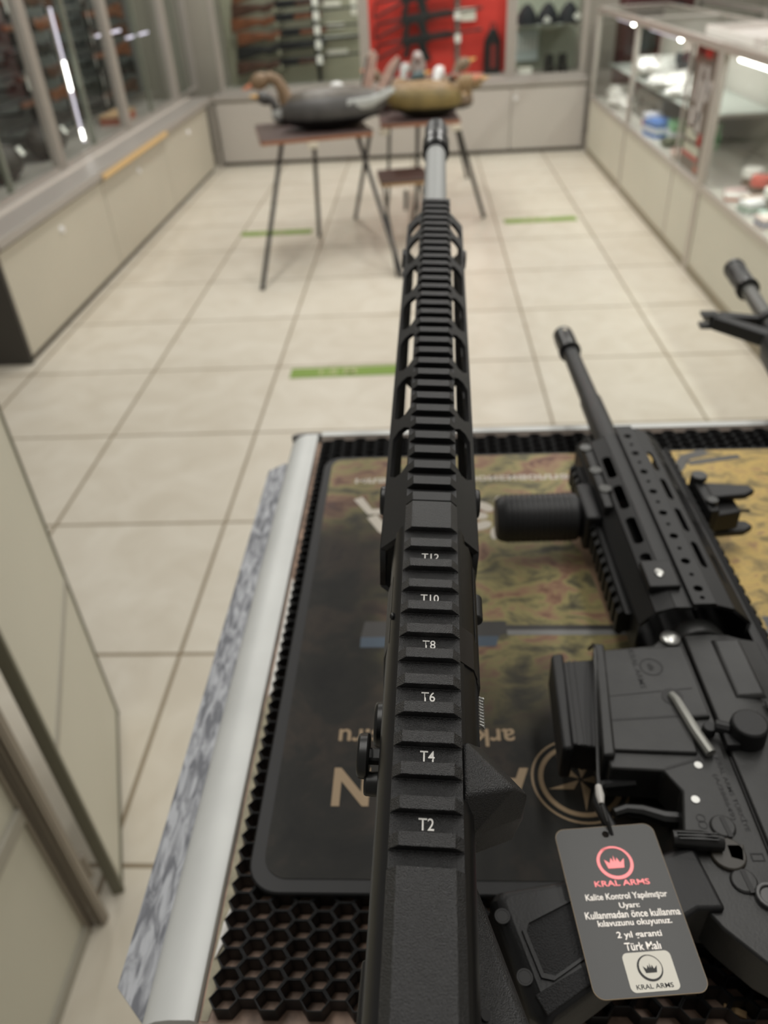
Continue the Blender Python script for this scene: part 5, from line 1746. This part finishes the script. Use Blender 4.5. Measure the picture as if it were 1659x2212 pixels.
# lower receiver
lp = [(-0.498, -0.0105), (-0.496, -0.022), (-0.503, -0.030), (-0.506, -0.0640), (-0.582, -0.0740), (-0.590, -0.0740), (-0.592, -0.0470), (-0.604, -0.0410), (-0.634, -0.0490), (-0.660, -0.0500), (-0.672, -0.0430), (-0.686, -0.0300), (-0.698, -0.0120), (-0.668, -0.0105)]
low = finish('lower_receiver', G().prism(lp, 'x', -0.0128, 0.0128), RCV, r2, bevel=0.0012)
finish('magazine_well', G().prism([(-0.506, -0.0130), (-0.508, -0.0640), (-0.580, -0.0735), (-0.583, -0.0270), (-0.560, -0.0260), (-0.5595, -0.0130)], 'x', -0.0150, 0.0150), RCV, low, bevel=0.001)
finish('well_flare', G().prism([(-0.505, -0.0600), (-0.504, -0.0660), (-0.585, -0.0775), (-0.585, -0.0705)], 'x', -0.0172, 0.0172), RCV, low, bevel=0.0015)
g = G()
g.prism([(-0.5395, -0.0170), (-0.5445, -0.0690), (-0.5440, -0.0692), (-0.5385, -0.0170)], 'x', -0.01515, -0.0149)
g.prism([(-0.5570, -0.0135), (-0.5600, -0.0690), (-0.5614, -0.0690), (-0.5585, -0.0135)], 'x', -0.01515, -0.0149)
finish('well_groove', g, KEEL, low, smooth=False)
finish('seam', G().box((-0.01305, -0.702, -0.0108), (-0.0126, -0.584, -0.0100)).prism([(-0.584, -0.0265), (-0.590, -0.046), (-0.5915, -0.046), (-0.5858, -0.0265)], 'x', -0.01305, -0.0126), KEEL, low, smooth=False)
mg2 = finish('magazine', G().prism([(-0.511, -0.060), (-0.513, -0.0865), (-0.573, -0.0910), (-0.577, -0.070)], 'x', -0.0108, 0.0108), BLACK, r2, bevel=0.0012)
finish('floor_plate', G().prism([(-0.508, -0.0850), (-0.509, -0.0925), (-0.578, -0.0970), (-0.578, -0.0905)], 'x', -0.0135, 0.0135), BLACK, mg2, bevel=0.002)
g = G()
for z in (-0.0780, -0.0815):
    g.prism([(-0.513, z), (-0.513, z - 0.0012), (-0.574, z - 0.0062), (-0.574, z - 0.005)], 'x', -0.0113, 0.0113)
finish('magazine_rib', g, BLACK, mg2, smooth=False)
finish('trigger_guard', G().tube([(0, -0.590, -0.060), (0, -0.592, -0.078), (0, -0.602, -0.0815), (0, -0.630, -0.0740), (0, -0.640, -0.0560), (0, -0.641, -0.046)], 0.0034, 10), BLACK, r2)
finish('trigger', G().tube([(0, -0.612, -0.0400), (0, -0.611, -0.050), (0, -0.607, -0.060), (0, -0.606, -0.068), (0, -0.608, -0.0745)], [0.0042, 0.0042, 0.0036, 0.0032, 0.0028], 10), BLACK_S, r2)
# pins
pv = finish('front_pin', G().ell((-0.0142, -0.4985, -0.0180), (0.0022, 0.0062, 0.0062), n=18, m=8), STEEL, r2)
for y, z in ((-0.589, -0.0285), (-0.609, -0.0360)):
    finish('steel_pin', G().cyl((-0.0120, y, z), (-0.0132, y, z), 0.0023, 0.0021, 14), STEEL, low)
for y, z in ((-0.624, -0.0275), (-0.651, -0.0270)):
    sc = finish('slotted_pin', G().cyl((-0.0120, y, z), (-0.0142, y, z), 0.0064, 0.0058, 20), RCV, low, bevel=0.0007)
    finish('slot', G().obox((-0.0142, y - 0.0008, z + 0.0012), (0.0006, 0.0105, 0.0022), (-0.12, 0, 0)), KEEL, sc, smooth=False)
finish('rear_pin', G().ring((-0.0120, -0.6585, -0.0185), (-0.0155, -0.6585, -0.0185), 0.0062, 0.0042, 22).cyl((-0.012, -0.6585, -0.0185), (-0.0145, -0.6585, -0.0185), 0.0043, 0.0043, 18), mat('grey_pin', (92, 92, 92), 0.3, 0.5), low, bevel=0.0005)
sel = finish('selector', G().cyl((-0.0120, -0.6385, -0.0300), (-0.0150, -0.6385, -0.0300), 0.0085, 0.0080, 22).prism([(-0.634, -0.0215), (-0.643, -0.0240), (-0.641, -0.0300), (-0.634, -0.0300)], 'x', -0.0150, -0.0125), mat('worn_brown_black', (58, 54, 48), 0.4), low, bevel=0.0006)
finish('lever', G().tube([(-0.0170, -0.6350, -0.0320), (-0.0180, -0.6340, -0.0420), (-0.0175, -0.6325, -0.0545)], [0.0036, 0.0046, 0.0040], 12), BLACK_S, sel)
g = G()
for k in range(3):
    dx = (-0.0012, 0.0004, 0.0020)[k]
    g.tube([(-0.0222, -0.6352 + dx, -0.0350), (-0.0222, -0.6340 + dx, -0.0530)], 0.0005, 6)
finish('lever_rib', g, BLACK_S, sel)
# magazine catch lever, pivot, knurled knob
finish('catch_recess', G().cyl((-0.0149, -0.545, -0.0300), (-0.01525, -0.545, -0.0300), 0.0060, 0.0060, 22), KEEL, low, smooth=False)
finish('catch_lever', G().tube([(-0.0158, -0.544, -0.0305), (-0.0165, -0.549, -0.0290), (-0.0165, -0.570, -0.0250), (-0.0158, -0.584, -0.0210)], [0.0022, 0.0026, 0.0030, 0.0030], 10, flat=1.0), mat('worn_steel', (150, 150, 144), 0.4, 0.6), low)
kb = finish('release_knob', G().cyl((-0.0150, -0.5735, 0.0005), (-0.0275, -0.5735, 0.0005), 0.0100, 0.0092, 26), BLACK, r2, bevel=0.0012)
finish('knob_stem', G().tube([(-0.0200, -0.5720, -0.0080), (-0.0195, -0.5690, -0.0150)], 0.0035, 10).cyl((-0.0145, -0.5700, -0.0180), (-0.0205, -0.5700, -0.0180), 0.0038, 0.0034, 14).box((-0.0200, -0.582, -0.0125), (-0.0150, -0.574, -0.0055)), BLACK, kb, bevel=0.0005)
# engraving on the left side
ENG = mat('engraved_dark', (20, 20, 20), 0.6)


def engrave(nm, s_, y, z, ln, ht, x, ang=0.0, parent=low):
    # reads along -y (towards the stock) seen from the left face
    m_ = basis((x, y, z), (0, -1, 0), (0, 0, 1), (-1, 0, 0)) @ Matrix.Rotation(ang, 4, 'Z')
    return finish(nm, G().mesh(text_fit(s_, ln, ht, 0, 0.01), m_), ENG, parent, smooth=False)


engrave('engraving', 'KRAL ARMS', -0.5235, -0.0445, 0.030, 0.0034, -0.01512, 0.02)
engrave('engraving', 'KRAL ARMS TÜRKİYE', -0.6055, -0.0165, 0.042, 0.0032, -0.01292, 0.04)
engrave('engraving', '(A/388649)', -0.6075, -0.0215, 0.026, 0.0030, -0.01292, 0.04)
engrave('engraving', 'KRL-15', -0.5230, -0.0115, 0.018, 0.0028, -0.01515, 0.0)
bpy.data.objects.remove([o for o in bpy.data.objects if o.name.startswith('engraving')][-1])


def crown_pts(wd, ht):
    h, w_ = ht / 2, wd / 2
    return [(-w_ * 0.78, -h), (w_ * 0.78, -h), (w_, h * 0.55), (w_ * 0.52, -h * 0.15), (w_ * 0.30, h * 0.75), (w_ * 0.12, 0.0), (0, h * 1.15), (-w_ * 0.12, 0.0), (-w_ * 0.30, h * 0.75), (-w_ * 0.52, -h * 0.15), (-w_, h * 0.55)]


m_ = basis((-0.01512, -0.5225, -0.0360), (0, -1, 0), (0, 0, 1), (-1, 0, 0))
g = G()
annulus(g, 0, 0, 0.0058, 0.0067, 0)
g.bm.faces.new([g.bm.verts.new((x, y, 0)) for x, y in crown_pts(0.0062, 0.0038)])
finish('crown_engraving', g.xform(m_), ENG, low, smooth=False)
g = G()
annulus(g, -0.0018, 0, 0.0018, 0.0022, 0, n=20)
annulus(g, 0.0018, 0, 0.0018, 0.0022, 0, n=20)
finish('safety_mark', g.xform(basis((-0.0130, -0.6210, -0.0365), (0, -1, 0), (0, 0, 1), (-1, 0, 0))), ENG, low, smooth=False)
finish('fire_mark', G().mesh(plate_mesh([(-0.002, -0.003), (0.002, -0.003), (0.002, 0.003), (-0.002, 0.003)], [[(-0.0014, -0.0024), (0.0014, -0.0024), (0.0014, 0.0024), (-0.0014, 0.0024)]], 0.0001), basis((-0.0130, -0.6395, -0.0165), (0, -1, 0), (0, 0, 1), (-1, 0, 0))), ENG, low, smooth=False)
# grip
gp = [(-0.632, -0.0455), (-0.643, -0.0750), (-0.6500, -0.1050), (-0.6560, -0.1400), (-0.6600, -0.1435), (-0.7060, -0.1310), (-0.7105, -0.1250), (-0.6950, -0.0990), (-0.6745, -0.0670), (-0.6650, -0.0520), (-0.6650, -0.0400)]
g = G()
rings = []
for x, k in ((-0.0165, 0.90), (-0.0125, 1.0), (0.0125, 1.0), (0.0165, 0.90)):
    cy_ = sum(p[0] for p in gp) / len(gp)
    cz_ = sum(p[1] for p in gp) / len(gp)
    rings.append([(x, cy_ + (p[0] - cy_) * k, cz_ + (p[1] - cz_) * (k if p[1] < -0.06 else 1)) for p in gp])
g.loft(rings)
gr = finish('grip', g, BLACK, r2, bevel=0.002, seg=3)
panel = [(-0.6715, -0.1270), (-0.6620, -0.1070), (-0.6590, -0.0930), (-0.6690, -0.0900), (-0.6835, -0.1040), (-0.6925, -0.1190), (-0.6915, -0.1235), (-0.6745, -0.1285)]
pc = (sum(p[0] for p in panel) / 8, sum(p[1] for p in panel) / 8)
out_ = [(pc[0] + (p[0] - pc[0]) * 1.13, pc[1] + (p[1] - pc[1]) * 1.13) for p in panel]
in_ = [(pc[0] + (p[0] - pc[0]) * 1.02, pc[1] + (p[1] - pc[1]) * 1.02) for p in panel]
me = plate_mesh([(p[0], p[1]) for p in out_], [in_], 0.0016)
finish('panel_rim', G().mesh(me, basis((-0.0168, 0, 0), (0, 1, 0), (0, 0, 1), (1, 0, 0))), BLACK, gr, bevel=0.0006)
finish('grip_panel', G().prism(panel, 'x', -0.01685, -0.0160), GRIPM, gr, smooth=False)
finish('strap_panel', G().prism([(-0.7000, -0.1285), (-0.7075, -0.1245), (-0.6930, -0.1005), (-0.6800, -0.0800), (-0.6760, -0.0830), (-0.6880, -0.1050)], 'x', -0.01725, -0.0160), GRIPM, gr, bevel=0.0004)
for y, z in ((-0.6680, -0.1385), (-0.6930, -0.1318)):
    finish('screw_hole', G().ring((-0.0160, y, z), (-0.01668, y, z), 0.0034, 0.0027, 18).cyl((-0.0158, y, z), (-0.01662, y, z), 0.0026, 0.0026, 14), KEEL, gr)
finish('buffer_tube', G().cyl((0, -0.662, 0.004), (0, -0.86, 0.004), 0.0145, 0.0145, 20), RCV_D, r2)
finish('stock', G().prism([(-0.74, 0.020), (-0.74, -0.035), (-0.78, -0.05), (-0.90, -0.105), (-0.915, -0.10), (-0.915, 0.025)], 'x', -0.017, 0.017), BLACK, r2, bevel=0.004)
finish('charging_handle', G().box((-0.018, -0.676, 0.024), (0.018, -0.662, 0.031)).box((-0.022, -0.676, 0.022), (-0.010, -0.655, 0.031)), RCV_D, r2, bevel=0.001)

# ------------------------------------------------------------------ the third rifle, mostly beyond the edge of the picture
O3 = Vector((0.411, 1.034, 1.180))
F3 = Vector((0.112, 0.9937, 0)).normalized()
S3 = Vector((0, 0, 1))
U3 = S3.cross(F3)
r3 = thing('sighted_rifle', 'black rifle with a grey barrel and a triangular front sight, lying beyond the tagged rifle', 'rifle', matrix=basis(O3, S3, F3, U3))
finish('barrel', G().cyl((0, -0.50, 0), (0, -0.05, 0), 0.0095, 0.0088, 24), mat('dark_grey_barrel', (98, 98, 94), 0.4, 0.5), r3)
fh3 = finish('flash_hider', G().ring((0, -0.075, 0), (0, 0.0, 0), 0.0125, 0.0075, 24), mat('dark_grey_steel'), r3, bevel=0.0008)
finish('collar', G().ring((0, -0.082, 0), (0, -0.072, 0), 0.0140, 0.0090, 24), BLACK_S, fh3, bevel=0.0006)
finish('end_ring', G().ring((0, -0.008, 0), (0, 0.0, 0), 0.0135, 0.0075, 24), BLACK_S, fh3, bevel=0.0006)
g = G()
for a in (0, 60, 120, 180):
    c_, s_ = math.cos(math.radians(a)), math.sin(math.radians(a))
    m_ = basis((0.01255 * c_, -0.030, 0.01255 * s_), (-s_, 0, c_), (0, 1, 0), (-c_, 0, -s_))
    g.mesh(plate_mesh(slot(-0.0025, 0.0025, -0.014, 0.014, 0.0014), [], 0.0004), m_)
finish('hider_slot', g, KEEL, fh3, smooth=False)
g = G()
g.cyl((0, -0.245, 0), (0, -0.205, 0), 0.0135, 0.0135, 20)
g.cyl((0, -0.190, 0), (0, -0.178, 0), 0.0130, 0.0130, 20)
sg = finish('sight_block', g, BLACK, r3, bevel=0.001)
finish('sight_leg', G().prism([(-0.246, 0.010), (-0.222, 0.010), (-0.176, 0.058), (-0.178, 0.064), (-0.192, 0.062)], 'x', -0.0075, 0.0075), BLACK, sg, bevel=0.0012)
finish('sight_leg', G().prism([(-0.188, 0.010), (-0.178, 0.010), (-0.168, 0.048), (-0.176, 0.060), (-0.184, 0.052)], 'x', -0.006, 0.006), BLACK, sg, bevel=0.001)
finish('sight_post', G().cyl((0, -0.180, 0.058), (0, -0.180, 0.070), 0.0015, 0.0015, 8).box((-0.008, -0.188, 0.056), (-0.005, -0.172, 0.074)).box((0.005, -0.188, 0.056), (0.008, -0.172, 0.074)), BLACK_S, sg)
g = G()
g.tube([(0, -0.50, 0.0), (0, -0.262, 0.0), (0, -0.250, 0.0)], [0.0285, 0.0270, 0.0245], 16)
finish('handguard', g, BLACK, r3, bevel=0.001)
finish('receiver', G().prism([(-0.70, -0.04), (-0.70, 0.03), (-0.50, 0.03), (-0.50, -0.065), (-0.58, -0.072), (-0.59, -0.04)], 'x', -0.015, 0.015), RCV_D, r3, bevel=0.002)
finish('stock', G().prism([(-0.92, -0.11), (-0.92, 0.02), (-0.70, 0.02), (-0.70, -0.02), (-0.80, -0.05)], 'x', -0.017, 0.017), BLACK, r3, bevel=0.004)

# ------------------------------------------------------------------ hang tag
tm = basis((0.0820, 0.1735, 1.1985), (0.9961, 0.088, 0), (-0.088, 0.9961, 0), (0, 0, 1))
tg = thing('hang_tag', 'dark grey hang tag with a red crown emblem, tied to the lying rifle', 'tag', matrix=tm @ Matrix.Rotation(math.radians(1.0), 4, 'X'))
TAGM = mat('dark_grey_tag', (66, 66, 65), 0.38)
hole = circ(0.0004, 0.0325, 0.0017, 14)
outl = rrect(-0.0232, -0.0366, 0.0232, 0.0363, 0.0045, 6)
finish('card', G().mesh(plate_mesh(outl, [hole], 0.0008)), TAGM, tg, smooth=False)
finish('card_edge', G().mesh(plate_mesh(rrect(-0.0234, -0.0368, 0.0234, 0.0365, 0.0046, 6), [rrect(-0.0231, -0.0365, 0.0231, 0.0362, 0.0045, 6)], 0.0007)), mat('brass_edge', (150, 128, 96), 0.4), tg, smooth=False)
FOIL = mat('red_foil', (222, 118, 120), 0.28, 0.35)
FOILW = mat('white_foil', (228, 222, 214), 0.3, 0.2)
zz = 0.00055


def tagtext(nm, s_, x, y, wd, ht, m, bold=0.015):
    return finish(nm, G().mesh(text_fit(s_, wd, ht, 0, bold), Matrix.Translation((x, y, zz)) @ Matrix.Rotation(-0.02, 4, 'Z')), m, tg, smooth=False)


g = G()
n = 56
av, bv = [], []
for k in range(n + 1):
    a = math.radians(100 + 385 * k / n)
    th_ = 0.0009 + 0.0007 * math.sin(math.pi * min(1, k / n * 1.2))
    ro = 0.0082
    av.append(g.bm.verts.new(((ro - th_) * math.cos(a) + 0.0008, (ro - th_) * math.sin(a) * 0.95 + 0.0186, zz)))
    bv.append(g.bm.verts.new(((ro + (0.0006 if k > n * 0.9 else 0)) * math.cos(a) + 0.0008, ro * math.sin(a) * 0.95 + 0.0186, zz)))
for k in range(n):
    g.bm.faces.new((av[k], bv[k], bv[k + 1], av[k + 1]))
g.bm.faces.new([g.bm.verts.new((x + 0.0007, y + 0.0188, zz)) for x, y in crown_pts(0.0092, 0.0056)])
finish('crown_emblem', g, FOIL, tg, smooth=False)
tagtext('brand_line', 'KRAL ARMS', 0.0012, 0.0092, 0.0246, 0.0026, FOIL)
tagtext('printed_line', 'Kalite Kontrol Yapılmıştır', 0.0013, 0.0030, 0.0360, 0.0036, FOILW)
tagtext('printed_line', 'Uyarı:', 0.0014, -0.0010, 0.0088, 0.0031, FOILW)
tagtext('printed_line', 'Kullanmadan önce kullanma', 0.0017, -0.0044, 0.0412, 0.0031, FOILW)
tagtext('printed_line', 'kılavuzunu okuyunuz.', 0.0015, -0.0083, 0.0318, 0.0034, FOILW)
tagtext('printed_line', '2 yıl garanti', 0.0018, -0.0133, 0.0190, 0.0034, FOILW)
tagtext('printed_line', 'Türk Malı', 0.0018, -0.0178, 0.0150, 0.0032, FOILW)
st = finish('sticker', G().prism(rrect(-0.0081, -0.0352, 0.0120, -0.0201, 0.0022, 5), 'z', 0.0004, 0.00055), mat('cream_sticker', (240, 236, 222), 0.4), tg, smooth=False)
INKB = mat('black_ink', (22, 22, 20), 0.5)
g = G()
n = 48
av, bv = [], []
for k in range(n + 1):
    a = math.radians(90 + 372 * k / n)
    th_ = 0.0003 + 0.0007 * math.sin(math.pi * min(1.0, k / n * 1.35)) * (1 if k / n < 0.74 else 0.2)
    av.append(g.bm.verts.new(((0.0052 - th_) * math.cos(a) + 0.0020, (0.0052 - th_) * math.sin(a) * 0.98 - 0.0264, zz + 0.0001)))
    bv.append(g.bm.verts.new((0.0052 * math.cos(a) + 0.0020, 0.0052 * math.sin(a) * 0.98 - 0.0264, zz + 0.0001)))
for k in range(n):
    g.bm.faces.new((av[k], bv[k], bv[k + 1], av[k + 1]))
g.bm.faces.new([g.bm.verts.new((x + 0.0021, y - 0.0265, zz + 0.0001)) for x, y in crown_pts(0.0058, 0.0034)])
finish('crown_print', g, INKB, st, smooth=False)
finish('brand_print', G().mesh(text_fit('KRAL ARMS', 0.0150, 0.0018, 0, 0.01), Matrix.Translation((0.0018, -0.0332, zz + 0.0001))), INKB, st, smooth=False)
# plastic tie from the tag round the magazine well
tie = G()
inv = tg.matrix_basis.inverted()
pts = [(0.0825, 0.2057, 1.1990), (0.0815, 0.2110, 1.2015), (0.0808, 0.226, 1.1985), (0.0828, 0.240, 1.196), (0.0858, 0.2585, 1.1965), (0.0905, 0.290, 1.1985), (0.0965, 0.325, 1.1985), (0.0972, 0.333, 1.195), (0.0965, 0.338, 1.186)]
tie.tube([inv @ Vector(p) for p in pts], 0.0010, 8)
finish('plastic_tie', tie, BLACK_S, tg)
finish('tie_lock', G().tube([inv @ Vector(p) for p in ((0.0806, 0.222, 1.1995), (0.0808, 0.2265, 1.1995), (0.0812, 0.2325, 1.1985))], [0.0014, 0.0022, 0.0016], 10), mat('pale_tie_lock', (196, 192, 186), 0.35), tg)
